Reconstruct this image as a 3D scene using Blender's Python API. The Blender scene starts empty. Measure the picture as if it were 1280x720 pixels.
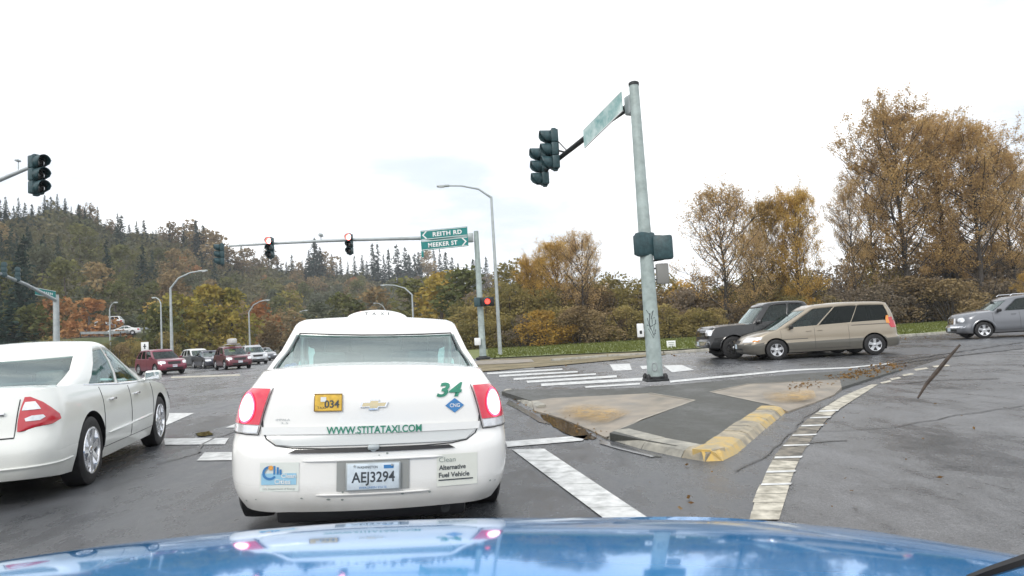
import bpy, bmesh, math, random
from mathutils import Vector, Matrix
random.seed(7)
PI = math.pi
S = bpy.context.scene
COL = S.collection
# ------------------------------------------------------------------ camera
F = 830.0; CAMH = 1.27
RM = Matrix.Rotation(PI/2 + math.radians(4.0), 3, 'X') @ Matrix.Rotation(math.radians(-3.4), 3, 'Z')
cd = bpy.data.cameras.new('dash_camera'); cam = bpy.data.objects.new('dash_camera', cd); COL.objects.link(cam)
cd.sensor_width = 36; cd.lens = F/1280*36; cd.clip_start = 0.02; cd.clip_end = 6000
cam.location = (0, 0, CAMH); cam.rotation_euler = RM.to_euler(); S.camera = cam
S.render.resolution_x = 1024; S.render.resolution_y = 576
# ------------------------------------------------------------------ world, sun
SUN_EL, SUN_AZ = math.radians(34), math.radians(200)   # behind the camera, to the left
w = bpy.data.worlds.new('World'); S.world = w; w.use_nodes = True
nt = w.node_tree; nt.nodes.clear()
sky = nt.nodes.new('ShaderNodeTexSky'); sky.sky_type = 'NISHITA'; sky.sun_disc = False
sky.sun_elevation = SUN_EL; sky.sun_rotation = SUN_AZ
sc = nt.nodes.new('ShaderNodeVectorMath'); sc.operation = 'SCALE'; sc.inputs['Scale'].default_value = 0.12
nt.links.new(sky.outputs[0], sc.inputs[0])
tc = nt.nodes.new('ShaderNodeTexCoord')
mp = nt.nodes.new('ShaderNodeMapping'); mp.inputs['Scale'].default_value = (1.6, 1.6, 5.5); mp.inputs['Location'].default_value = (1.9, 0.2, 0.1)
nt.links.new(tc.outputs['Generated'], mp.inputs['Vector'])
nz = nt.nodes.new('ShaderNodeTexNoise'); nz.inputs['Scale'].default_value = 1.5; nz.inputs['Detail'].default_value = 6; nz.inputs['Roughness'].default_value = 0.55
nt.links.new(mp.outputs[0], nz.inputs['Vector'])
cr = nt.nodes.new('ShaderNodeValToRGB')
cr.color_ramp.elements[0].position = 0.36; cr.color_ramp.elements[0].color = (0.84, 0.90, 0.98, 1)
cr.color_ramp.elements[1].position = 0.55; cr.color_ramp.elements[1].color = (1.24, 1.25, 1.26, 1)
nt.links.new(nz.outputs[0], cr.inputs[0])
fac = nt.nodes.new('ShaderNodeMapRange'); fac.inputs['From Min'].default_value = 0.25; fac.inputs['From Max'].default_value = 0.5
fac.inputs['To Min'].default_value = 0.72; fac.inputs['To Max'].default_value = 1.0
nt.links.new(nz.outputs[0], fac.inputs['Value'])
mx = nt.nodes.new('ShaderNodeMixRGB'); nt.links.new(fac.outputs[0], mx.inputs[0])
nt.links.new(sc.outputs[0], mx.inputs[1]); nt.links.new(cr.outputs[0], mx.inputs[2])
bg = nt.nodes.new('ShaderNodeBackground'); bg.inputs['Strength'].default_value = 1.0
nt.links.new(mx.outputs[0], bg.inputs[0]); ow = nt.nodes.new('ShaderNodeOutputWorld'); nt.links.new(bg.outputs[0], ow.inputs[0])
sl = bpy.data.lights.new('sun', 'SUN'); sl.energy = 1.1; sl.angle = math.radians(14); sl.color = (1, .95, .88)
so = bpy.data.objects.new('sun', sl); COL.objects.link(so)
so.rotation_euler = (PI/2 - SUN_EL, 0, PI - SUN_AZ)
S.view_settings.view_transform = 'Standard'; S.view_settings.look = 'None'; S.view_settings.exposure = 0.34; S.view_settings.gamma = 1
# ------------------------------------------------------------------ geometry helpers
def ray(px, py): return RM @ Vector(((px-640)/F, (360-py)/F, -1))
def G(px, py, z=0.0):                       # where the sight line of a photo pixel meets height z
    d = ray(px, py); t = (z-CAMH)/d.z; return Vector((d.x*t, d.y*t, z))
def P(px, py, Y):                           # the same at distance Y
    d = ray(px, py); t = Y/d.y; return Vector((d.x*t, Y, CAMH + d.z*t))
def lerp(a, b, t): return a + (b-a)*t
def interp(K, x):
    if x <= K[0][0]: return K[0][1]
    for i in range(len(K)-1):
        if x <= K[i+1][0]:
            return lerp(K[i][1], K[i+1][1], (x-K[i][0])/(K[i+1][0]-K[i][0]))
    return K[-1][1]
def sinterp(K, x):                          # smooth (catmull-rom like) interpolation
    if x <= K[0][0]: return K[0][1]
    if x >= K[-1][0]: return K[-1][1]
    for i in range(len(K)-1):
        if x <= K[i+1][0]:
            x0, y0 = K[i]; x1, y1 = K[i+1]; h = x1-x0; t = (x-x0)/h
            def sl_(j):
                if j <= 0: return (K[1][1]-K[0][1])/(K[1][0]-K[0][0])
                if j >= len(K)-1: return (K[-1][1]-K[-2][1])/(K[-1][0]-K[-2][0])
                a = (K[j][1]-K[j-1][1])/(K[j][0]-K[j-1][0]); b = (K[j+1][1]-K[j][1])/(K[j+1][0]-K[j][0])
                return 0 if a*b <= 0 else 2*a*b/(a+b)
            m0 = sl_(i)*h; m1 = sl_(i+1)*h
            return (2*t**3-3*t*t+1)*y0 + (t**3-2*t*t+t)*m0 + (-2*t**3+3*t*t)*y1 + (t**3-t*t)*m1
class MB:
    def __init__(s): s.v = []; s.f = []; s.m = []
    def quad(s, a, b, c, d, m=0):
        n = len(s.v); s.v += [a, b, c, d]; s.f.append((n, n+1, n+2, n+3)); s.m.append(m)
    def poly(s, pts, m=0):
        n = len(s.v); s.v += list(pts); s.f.append(tuple(range(n, n+len(pts)))); s.m.append(m)
    def box(s, c, d, rot=None, m=0):
        n = len(s.v); c = Vector(c); h = Vector(d)*.5
        for sx in (-1, 1):
            for sy in (-1, 1):
                for sz in (-1, 1):
                    p = Vector((sx*h.x, sy*h.y, sz*h.z))
                    if rot: p = rot @ p
                    s.v.append(p+c)
        for q in ((0,1,3,2),(4,6,7,5),(0,4,5,1),(2,3,7,6),(0,2,6,4),(1,5,7,3)):
            s.f.append(tuple(n+i for i in q)); s.m.append(m)
    def rbox(s, c, d, r=.02, rot=None, m=0):    # box with chamfered edges
        bm = bmesh.new(); bmesh.ops.create_cube(bm, size=1)
        for v in bm.verts: v.co = Vector((v.co.x*d[0], v.co.y*d[1], v.co.z*d[2]))
        bmesh.ops.bevel(bm, geom=list(bm.edges), offset=r, segments=2, affect='EDGES', profile=.5)
        n = len(s.v); c = Vector(c)
        for v in bm.verts: s.v.append((rot @ v.co if rot else v.co.copy()) + c)
        bm.verts.index_update()
        for f in bm.faces: s.f.append(tuple(n+v.index for v in f.verts)); s.m.append(m)
        bm.free()
    def tube(s, pts, rad, seg=8, m=0, cap=True):
        pts = [Vector(p) for p in pts]; n0 = len(s.v); k = len(pts)
        if not isinstance(rad, (list, tuple)): rad = [rad]*k
        prev = None
        for i, p in enumerate(pts):
            t = (pts[min(i+1, k-1)]-pts[max(i-1, 0)])
            if t.length < 1e-9: t = Vector((0, 0, 1))
            t.normalize()
            a = prev if prev else (Vector((1, 0, 0)) if abs(t.x) < .9 else Vector((0, 1, 0)))
            a = (a - t*a.dot(t)); a.normalize(); prev = a; b = t.cross(a)
            for j in range(seg):
                an = 2*PI*j/seg; s.v.append(p + (a*math.cos(an)+b*math.sin(an))*rad[i])
        for i in range(k-1):
            for j in range(seg):
                s.f.append((n0+i*seg+j, n0+i*seg+(j+1) % seg, n0+(i+1)*seg+(j+1) % seg, n0+(i+1)*seg+j)); s.m.append(m)
        if cap:
            s.f.append(tuple(n0+j for j in range(seg))[::-1]); s.m.append(m)
            s.f.append(tuple(n0+(k-1)*seg+j for j in range(seg))); s.m.append(m)
    def lathe(s, prof, seg=24, axis='x', c=(0, 0, 0), m=0, cap=True):   # prof: (offset along the axis, radius)
        n0 = len(s.v); c = Vector(c)
        for (o, r) in prof:
            for j in range(seg):
                a = 2*PI*j/seg; ca, sa = r*math.cos(a), r*math.sin(a)
                s.v.append(c + (Vector((o, ca, sa)) if axis == 'x' else Vector((ca, o, sa)) if axis == 'y' else Vector((ca, sa, o))))
        for i in range(len(prof)-1):
            for j in range(seg):
                s.f.append((n0+i*seg+j, n0+i*seg+(j+1) % seg, n0+(i+1)*seg+(j+1) % seg, n0+(i+1)*seg+j)); s.m.append(m)
        for i in ((0, len(prof)-1) if cap else ()):
            if prof[i][1] > 1e-4: s.f.append(tuple(n0+i*seg+j for j in range(seg))); s.m.append(m)
    def prism(s, pts, z0, z1, m=0):
        n = len(s.v); k = len(pts)
        for p in pts: s.v.append(Vector((p[0], p[1], z0)))
        for p in pts: s.v.append(Vector((p[0], p[1], z1)))
        s.f.append(tuple(range(n+k, n+2*k))); s.m.append(m)
        s.f.append(tuple(range(n, n+k))[::-1]); s.m.append(m)
        for i in range(k):
            j = (i+1) % k; s.f.append((n+i, n+j, n+k+j, n+k+i)); s.m.append(m)
    def grid(s, rows, m=0, closed=False):
        n = len(s.v); w = len(rows[0])
        for r in rows: s.v += [Vector(p) for p in r]
        for i in range(len(rows)-1):
            for j in range(w if closed else w-1):
                k = (j+1) % w
                s.f.append((n+i*w+j, n+i*w+k, n+(i+1)*w+k, n+(i+1)*w+j)); s.m.append(m)
    def build(s, name, mats, parent=None, smooth=True, ang=35, merge=0, recalc=False):
        me = bpy.data.meshes.new(name); me.from_pydata([tuple(v) for v in s.v], [], s.f)
        if not isinstance(mats, (list, tuple)): mats = [mats]
        for m in mats: me.materials.append(m)
        me.polygons.foreach_set('material_index', s.m)
        if merge or recalc:
            bm = bmesh.new(); bm.from_mesh(me)
            if merge: bmesh.ops.remove_doubles(bm, verts=bm.verts, dist=merge)
            if recalc: bmesh.ops.recalc_face_normals(bm, faces=bm.faces)
            bm.to_mesh(me); bm.free()
        if smooth:
            me.shade_smooth(); me.set_sharp_from_angle(angle=math.radians(ang))
        me.update()
        o = bpy.data.objects.new(name, me); COL.objects.link(o)
        if parent: o.parent = parent
        return o
def tag(o, label=None, cat=None, group=None, kind=None):
    if label: o['label'] = label
    if cat: o['category'] = cat
    if group: o['group'] = group
    if kind: o['kind'] = kind
    return o
def empty(name, loc=(0, 0, 0), rz=0):
    o = bpy.data.objects.new(name, None); COL.objects.link(o); o.empty_display_size = .3
    o.location = loc; o.rotation_euler = (0, 0, rz); return o
def copy_tree(o, parent=None):
    c = o.copy(); COL.objects.link(c); c.parent = parent
    for ch in o.children[:] : copy_tree(ch, c)
    return c
# ------------------------------------------------------------------ materials
def mat(name, col, rough=.5, metal=0, spec=.5, coat=0, emit=None, estr=0, var=0, vscale=8, bump=0, bscale=40, rvar=0, col2=None, coords='Object', detail=4, dirt=None):
    m = bpy.data.materials.new(name); m.use_nodes = True; t = m.node_tree; b = t.nodes['Principled BSDF']
    b.inputs['Base Color'].default_value = (*col, 1); b.inputs['Roughness'].default_value = rough
    b.inputs['Metallic'].default_value = metal; b.inputs['Specular IOR Level'].default_value = spec
    b.inputs['Coat Weight'].default_value = coat; b.inputs['Coat Roughness'].default_value = .04
    if emit: b.inputs['Emission Color'].default_value = (*emit, 1); b.inputs['Emission Strength'].default_value = estr
    c = t.nodes.new('ShaderNodeTexCoord')
    if var or col2 or rvar:
        n = t.nodes.new('ShaderNodeTexNoise'); n.inputs['Scale'].default_value = vscale; n.inputs['Detail'].default_value = detail
        n.inputs['Roughness'].default_value = .6
        t.links.new(c.outputs[coords], n.inputs['Vector'])
        r = t.nodes.new('ShaderNodeValToRGB'); r.color_ramp.elements[0].position = .35; r.color_ramp.elements[1].position = .65
        ca = tuple(x*(1-var) for x in col); cb = col2 if col2 else tuple(min(1, x*(1+var)) for x in col)
        r.color_ramp.elements[0].color = (*ca, 1); r.color_ramp.elements[1].color = (*cb, 1)
        t.links.new(n.outputs[0], r.inputs[0]); t.links.new(r.outputs[0], b.inputs['Base Color'])
        if rvar:
            mr = t.nodes.new('ShaderNodeMapRange'); mr.inputs['From Min'].default_value = .3; mr.inputs['From Max'].default_value = .7
            mr.inputs['To Min'].default_value = max(.02, rough-rvar); mr.inputs['To Max'].default_value = rough+rvar
            t.links.new(n.outputs[0], mr.inputs['Value']); t.links.new(mr.outputs[0], b.inputs['Roughness'])
    if bump:
        n2 = t.nodes.new('ShaderNodeTexNoise'); n2.inputs['Scale'].default_value = bscale; n2.inputs['Detail'].default_value = 3
        t.links.new(c.outputs[coords], n2.inputs['Vector'])
        bp = t.nodes.new('ShaderNodeBump'); bp.inputs['Strength'].default_value = bump; bp.inputs['Distance'].default_value = .02
        t.links.new(n2.outputs[0], bp.inputs['Height']); t.links.new(bp.outputs[0], b.inputs['Normal'])
    return m
def asphalt(name, dark, light, patch=.35, fine=90, rlo=.07, rhi=.50, bump=.5):
    m = bpy.data.materials.new(name); m.use_nodes = True; t = m.node_tree; b = t.nodes['Principled BSDF']; L = t.links.new
    c = t.nodes.new('ShaderNodeTexCoord')
    def noise(sc, det=6, rough=.6, stretch=None):
        n = t.nodes.new('ShaderNodeTexNoise'); n.inputs['Scale'].default_value = sc; n.inputs['Detail'].default_value = det; n.inputs['Roughness'].default_value = rough
        if stretch:
            mp_ = t.nodes.new('ShaderNodeMapping'); mp_.inputs['Scale'].default_value = stretch; mp_.inputs['Rotation'].default_value = (0, 0, .35); L(c.outputs['Object'], mp_.inputs['Vector']); L(mp_.outputs[0], n.inputs['Vector'])
        else: L(c.outputs['Object'], n.inputs['Vector'])
        return n.outputs[0]
    def math_(op, a, v2, clamp=False):
        n = t.nodes.new('ShaderNodeMath'); n.operation = op; n.use_clamp = clamp; L(a, n.inputs[0])
        if isinstance(v2, (int, float)): n.inputs[1].default_value = v2
        else: L(v2, n.inputs[1])
        return n.outputs[0]
    def rng(a, f0, f1, t0, t1):
        n = t.nodes.new('ShaderNodeMapRange'); L(a, n.inputs['Value'])
        for k, v in (('From Min', f0), ('From Max', f1), ('To Min', t0), ('To Max', t1)): n.inputs[k].default_value = v
        return n.outputs[0]
    big = noise(patch, 8, .65, (1, .45, 1)); mid = noise(3.2, 8, .7, (1, .5, 1)); fi = noise(fine, 2, .8); ag = noise(fine*2.6, 1, .5)
    sm = math_('ADD', math_('ADD', math_('MULTIPLY', big, .45), math_('MULTIPLY', mid, .30)), math_('MULTIPLY', fi, .25))
    r = t.nodes.new('ShaderNodeValToRGB'); e = r.color_ramp.elements; e[0].position = .38; e[0].color = (*dark, 1); e[1].position = .62; e[1].color = (*light, 1); L(sm, r.inputs[0])
    mx_ = t.nodes.new('ShaderNodeMixRGB'); mx_.blend_type = 'MULTIPLY'; mx_.inputs[0].default_value = 1; L(r.outputs[0], mx_.inputs[1])
    sp = t.nodes.new('ShaderNodeCombineXYZ'); k = rng(ag, .3, .7, .55, 1.45); [L(k, sp.inputs[i]) for i in range(3)]; L(sp.outputs[0], mx_.inputs[2]); L(mx_.outputs[0], b.inputs['Base Color'])
    wet = math_('ADD', math_('MULTIPLY', big, .6), math_('MULTIPLY', mid, .4)); L(rng(wet, .40, .60, rlo, rhi), b.inputs['Roughness'])
    bp = t.nodes.new('ShaderNodeBump'); bp.inputs['Strength'].default_value = bump; bp.inputs['Distance'].default_value = .012
    L(math_('ADD', math_('MULTIPLY', mid, .8), fi), bp.inputs['Height']); L(bp.outputs[0], b.inputs['Normal'])
    return m
def car_paint(name, col, metal=0.0, rough=.3, dirt=(.25, .23, .2), dz=.55, damt=.35):
    # clear-coated paint with road film on the lower sides
    m = mat(name, col, rough, metal, .5, coat=.7); t = m.node_tree; b = t.nodes['Principled BSDF']
    c = t.nodes.new('ShaderNodeTexCoord'); s = t.nodes.new('ShaderNodeSeparateXYZ'); t.links.new(c.outputs['Object'], s.inputs[0])
    n = t.nodes.new('ShaderNodeTexNoise'); n.inputs['Scale'].default_value = 5; n.inputs['Detail'].default_value = 6
    t.links.new(c.outputs['Object'], n.inputs['Vector'])
    mr = t.nodes.new('ShaderNodeMapRange'); mr.inputs['From Min'].default_value = dz; mr.inputs['From Max'].default_value = .15
    mr.inputs['To Min'].default_value = 0; mr.inputs['To Max'].default_value = 1; t.links.new(s.outputs['Z'], mr.inputs['Value'])
    mu = t.nodes.new('ShaderNodeMath'); mu.operation = 'MULTIPLY'; t.links.new(mr.outputs[0], mu.inputs[0]); t.links.new(n.outputs[0], mu.inputs[1])
    m3 = t.nodes.new('ShaderNodeMath'); m3.operation = 'MULTIPLY_ADD'; m3.inputs[1].default_value = damt*2; m3.inputs[2].default_value = .03; m3.use_clamp = True; t.links.new(mu.outputs[0], m3.inputs[0])
    mi = t.nodes.new('ShaderNodeMixRGB'); mi.inputs[1].default_value = (*col, 1); mi.inputs[2].default_value = (*dirt, 1)
    t.links.new(m3.outputs[0], mi.inputs[0]); t.links.new(mi.outputs[0], b.inputs['Base Color'])
    m4 = t.nodes.new('ShaderNodeMath'); m4.operation = 'ADD'; m4.inputs[1].default_value = rough; t.links.new(m3.outputs[0], m4.inputs[0]); t.links.new(m4.outputs[0], b.inputs['Roughness'])
    return m
def glass(name, tint, gloss=.04, rough=.02, mult=1.15):
    m = bpy.data.materials.new(name); m.use_nodes = True; t = m.node_tree; t.nodes.clear()
    o = t.nodes.new('ShaderNodeOutputMaterial'); tr = t.nodes.new('ShaderNodeBsdfTransparent'); tr.inputs[0].default_value = (*tint, 1)
    gl = t.nodes.new('ShaderNodeBsdfGlossy'); gl.inputs['Roughness'].default_value = rough; gl.inputs[0].default_value = (.86, .98, .97, 1)
    fr = t.nodes.new('ShaderNodeFresnel'); fr.inputs[0].default_value = 1.5
    ad = t.nodes.new('ShaderNodeMath'); ad.operation = 'MULTIPLY_ADD'; ad.inputs[1].default_value = mult; ad.inputs[2].default_value = gloss; ad.use_clamp = True
    t.links.new(fr.outputs[0], ad.inputs[0])
    mi = t.nodes.new('ShaderNodeMixShader'); t.links.new(ad.outputs[0], mi.inputs[0]); t.links.new(tr.outputs[0], mi.inputs[1]); t.links.new(gl.outputs[0], mi.inputs[2])
    t.links.new(mi.outputs[0], o.inputs[0]); return m
def foliage(name, cols, scale=.6, trans=.25):
    m = bpy.data.materials.new(name); m.use_nodes = True; t = m.node_tree; t.nodes.clear()
    o = t.nodes.new('ShaderNodeOutputMaterial')
    c = t.nodes.new('ShaderNodeTexCoord'); oi = t.nodes.new('ShaderNodeObjectInfo')
    n = t.nodes.new('ShaderNodeTexNoise'); n.inputs['Scale'].default_value = scale; n.inputs['Detail'].default_value = 5; n.inputs['Roughness'].default_value = .75
    va = t.nodes.new('ShaderNodeVectorMath'); va.operation = 'ADD'; vs = t.nodes.new('ShaderNodeCombineXYZ')
    ml = t.nodes.new('ShaderNodeMath'); ml.operation = 'MULTIPLY'; ml.inputs[1].default_value = 90
    t.links.new(oi.outputs['Random'], ml.inputs[0]); t.links.new(ml.outputs[0], vs.inputs[0])
    t.links.new(c.outputs['Object'], va.inputs[0]); t.links.new(vs.outputs[0], va.inputs[1]); t.links.new(va.outputs[0], n.inputs['Vector'])
    ad = t.nodes.new('ShaderNodeMath'); ad.operation = 'MULTIPLY_ADD'; ad.inputs[1].default_value = .34; ad.inputs[2].default_value = -.17
    t.links.new(oi.outputs['Random'], ad.inputs[0])
    a2 = t.nodes.new('ShaderNodeMath'); a2.operation = 'ADD'; t.links.new(n.outputs[0], a2.inputs[0]); t.links.new(ad.outputs[0], a2.inputs[1])
    r = t.nodes.new('ShaderNodeValToRGB')
    k = len(cols); el = r.color_ramp.elements
    while len(el) < k: el.new(.5)
    for i, cc in enumerate(cols):
        el[i].position = .3 + .4*i/(k-1); el[i].color = (*cc, 1)
    t.links.new(a2.outputs[0], r.inputs[0])
    d = t.nodes.new('ShaderNodeBsdfDiffuse'); tl = t.nodes.new('ShaderNodeBsdfTranslucent')
    t.links.new(r.outputs[0], d.inputs[0]); t.links.new(r.outputs[0], tl.inputs[0])
    mi = t.nodes.new('ShaderNodeMixShader'); mi.inputs[0].default_value = trans
    t.links.new(d.outputs[0], mi.inputs[1]); t.links.new(tl.outputs[0], mi.inputs[2]); t.links.new(mi.outputs[0], o.inputs[0]); return m
M = {}
M['galv'] = mat('galvanised_steel', (.42, .46, .47), .5, .35, var=.14, vscale=3, rvar=.1)
M['pole_paint'] = mat('weathered_pole_paint', (.36, .43, .42), .5, .1, var=.2, vscale=4, bump=.1, rvar=.1)
M['darkmetal'] = mat('dark_metal', (.03, .033, .035), .5, .4, var=.3)
M['housing'] = mat('signal_housing', (.026, .065, .075), .45, .0, var=.25, vscale=12)
M['rubber'] = mat('rubber', (.012, .012, .013), .65, var=.3, vscale=20)
M['black'] = mat('black_plastic', (.012, .012, .014), .45, var=.2)
M['seal'] = mat('seal', (.02, .022, .025), .5)
M['well'] = mat('wheel_well', (.008, .008, .009), .9)
M['chrome'] = mat('chrome', (.75, .76, .78), .12, 1.0, var=.05)
M['alloy'] = mat('alloy', (.62, .63, .65), .25, .85, var=.08)
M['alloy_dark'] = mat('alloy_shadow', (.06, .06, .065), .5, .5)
M['seat'] = mat('seat_cloth', (.13, .14, .135), .85, var=.15, vscale=30)
M['dash'] = mat('dashboard', (.16, .175, .17), .7)
M['glass'] = glass('clear_glass', (.66, .90, .88), .03)
M['glass_dark'] = glass('privacy_glass', (.03, .035, .04), .0, .02, .6)
M['glass_mid'] = glass('tinted_glass', (.22, .27, .28), .01, .02, .8)
M['red'] = mat('red_lens', (.55, .012, .04), .12, 0, .6, coat=1, emit=(1, .03, .10), estr=.12)
M['red_off'] = mat('red_lens_unlit', (.5, .015, .03), .14, 0, .6, coat=1)
M['brake'] = mat('brake_glow', (.9, .5, .5), .3, emit=(1, .62, .66), estr=2.2)
M['brake2'] = mat('brake_glow_edge', (.9, .1, .2), .3, emit=(1, .10, .22), estr=.9)
M['clear_lens'] = mat('clear_lens', (.75, .77, .8), .1, .3, coat=1, var=.1, vscale=30)
M['amber'] = mat('amber_lens', (.8, .28, .03), .15, coat=1)
M['headlamp'] = mat('headlamp', (.8, .82, .85), .12, .6, coat=1, var=.2, vscale=25)
M['red_lit'] = mat('red_signal_lit', (.9, .05, .03), .4, emit=(1, .07, .05), estr=2.2)
M['red_hot'] = mat('red_signal_bright', (.9, .3, .3), .4, emit=(1, .55, .5), estr=4)
M['lens_off'] = mat('signal_lens_dark', (.03, .03, .03), .2, coat=.5)
M['green_sign'] = mat('green_sign_sheet', (.0, .20, .19), .4, var=.12, vscale=3)
M['white_sign'] = mat('white_sheet', (.8, .82, .82), .5, var=.04)
M['sticker'] = mat('sticker_white', (.72, .74, .74), .5)
M['green_ink'] = mat('green_lettering', (.03, .22, .14), .4, var=.1)
M['dark_ink'] = mat('dark_lettering', (.05, .06, .07), .5, var=.1)
M['grey_ink'] = mat('grey_lettering', (.28, .32, .30), .5)
M['blue_ink'] = mat('blue_print', (.05, .20, .45), .5, var=.15)
M['ltblue_ink'] = mat('light_blue_print', (.30, .55, .72), .5)
M['orange_ink'] = mat('orange_print', (.75, .35, .08), .5)
M['yellow_plate'] = mat('yellow_plate', (.72, .46, .06), .4, var=.2, vscale=25)
M['gold'] = mat('gold_badge', (.75, .62, .38), .25, .6)
M['plate_white'] = mat('plate_sheet', (.60, .68, .74), .45, var=.12, vscale=14)
M['mirror'] = mat('mirror_glass', (.8, .82, .85), .03, 1)
M['lamp_glass'] = mat('street_lamp_glass', (.75, .78, .8), .2, coat=.5)
M['bark'] = mat('bark', (.055, .048, .042), .9, var=.35, vscale=6, bump=.4, bscale=20)
M['bark_far'] = mat('bark_far', (.09, .075, .065), .9, var=.3, vscale=2)
# ------------------------------------------------------------------ text and prints
def text_mesh(txt, w, h, bold=0.0, shear=0.0, spacing=1.0):
    cu = bpy.data.curves.new('lettering', 'FONT'); cu.body = txt; cu.size = 1; cu.offset = bold; cu.shear = shear; cu.space_character = spacing; cu.resolution_u = 3
    o = bpy.data.objects.new('tmp_text', cu); COL.objects.link(o)
    dg = bpy.context.evaluated_depsgraph_get(); me = bpy.data.meshes.new_from_object(o.evaluated_get(dg))
    bpy.data.objects.remove(o); bpy.data.curves.remove(cu)
    xs = [v.co.x for v in me.vertices]; ys = [v.co.y for v in me.vertices]
    if not xs: return me
    x0, x1, y0, y1 = min(xs), max(xs), min(ys), max(ys)
    bm = bmesh.new(); bm.from_mesh(me); bmesh.ops.triangulate(bm, faces=bm.faces); bm.to_mesh(me); bm.free()
    for v in me.vertices: v.co = ((v.co.x-(x0+x1)/2)/(x1-x0)*w, (v.co.y-(y0+y1)/2)/(y1-y0)*h, 0)
    return me
def put_text(txt, w, h, fn, material, parent, name='lettering', **kw):
    me = text_mesh(txt, w, h, **kw)
    for v in me.vertices: v.co = fn(v.co.x, v.co.y)
    me.materials.clear(); me.materials.append(material)
    for p in me.polygons: p.material_index = 0
    o = bpy.data.objects.new(name, me); COL.objects.link(o); o.parent = parent; return o
# ------------------------------------------------------------------ car builder (forward is +Y, origin on the ground at mid length)
class Body:
    def __init__(s, d):
        s.__dict__.update(dict(rr=.28, rf=.35, bowr=.10, bowf=.16, taper=.03, crown=.035)); s.__dict__.update(d)
    def prm(s, z): return s.yr + sinterp(s.ir, z), s.yf - sinterp(s.if_, z), sinterp(s.hw, z)
    def zt(s, y): return sinterp(s.ztop, y)
    def xy(s, key, z):
        yr, yf, hw = s.prm(z); k, u = key; rr, rf = s.rr, s.rf
        he = hw*(1-s.taper)
        br = lambda x: yr + s.bowr*(x/he)**2; bf = lambda x: yf - s.bowf*(x/he)**2
        if k == 'r': x = u*(he-rr); return x, br(x)
        if k == 'f': x = u*(he-rf); return x, bf(x)
        y0 = br(he-rr)+rr; y1 = bf(he-rf)-rf
        if k == 'rc': return he-rr+rr*math.sin(u*PI/2), y0-rr*math.cos(u*PI/2)
        if k == 'fc': return he-rf+rf*math.sin(u*PI/2), y1+rf*math.cos(u*PI/2)
        t = u; return hw*(1-s.taper*abs(2*t-1)**2.5), lerp(y0, y1, t)
    def pt(s, end, q, z, off=0.0):      # q: signed distance across the rear/front face, wraps round the corner
        def raw(q, z):
            yr, yf, hw = s.prm(z); he = hw*(1-s.taper); r = s.rr if end == 'r' else s.rf; a = abs(q); sg = 1 if q >= 0 else -1
            if a <= he-r: x, y = s.xy((end, a/(he-r)), z)
            elif a <= he-r+r*PI/2: x, y = s.xy((end+'c', (a-(he-r))/(r*PI/2)), z)
            else:
                e = a-(he-r)-r*PI/2; x, y0 = s.xy((end+'c', 1), z); y = y0+e if end == 'r' else y0-e
            return Vector((sg*x, y, z))
        p = raw(q, z)
        if off:
            a = raw(q+.004, z)-raw(q-.004, z); b = raw(q, z+.004)-raw(q, z-.004)
            n = a.cross(b)
            if end == 'f': n = -n
            n.normalize(); p = p+n*off
        return p
    def side(s, sg, y, z, off=0.0):
        def X(y, z):
            yr, yf, hw = s.prm(z); x0, y0 = s.xy(('rc', 1), z); x1, y1 = s.xy(('fc', 1), z)
            t = min(1, max(0, (y-y0)/(y1-y0))); return hw*(1-s.taper*abs(2*t-1)**2.5)
        return Vector((sg*(X(y, z)+off), y, z))
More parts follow.
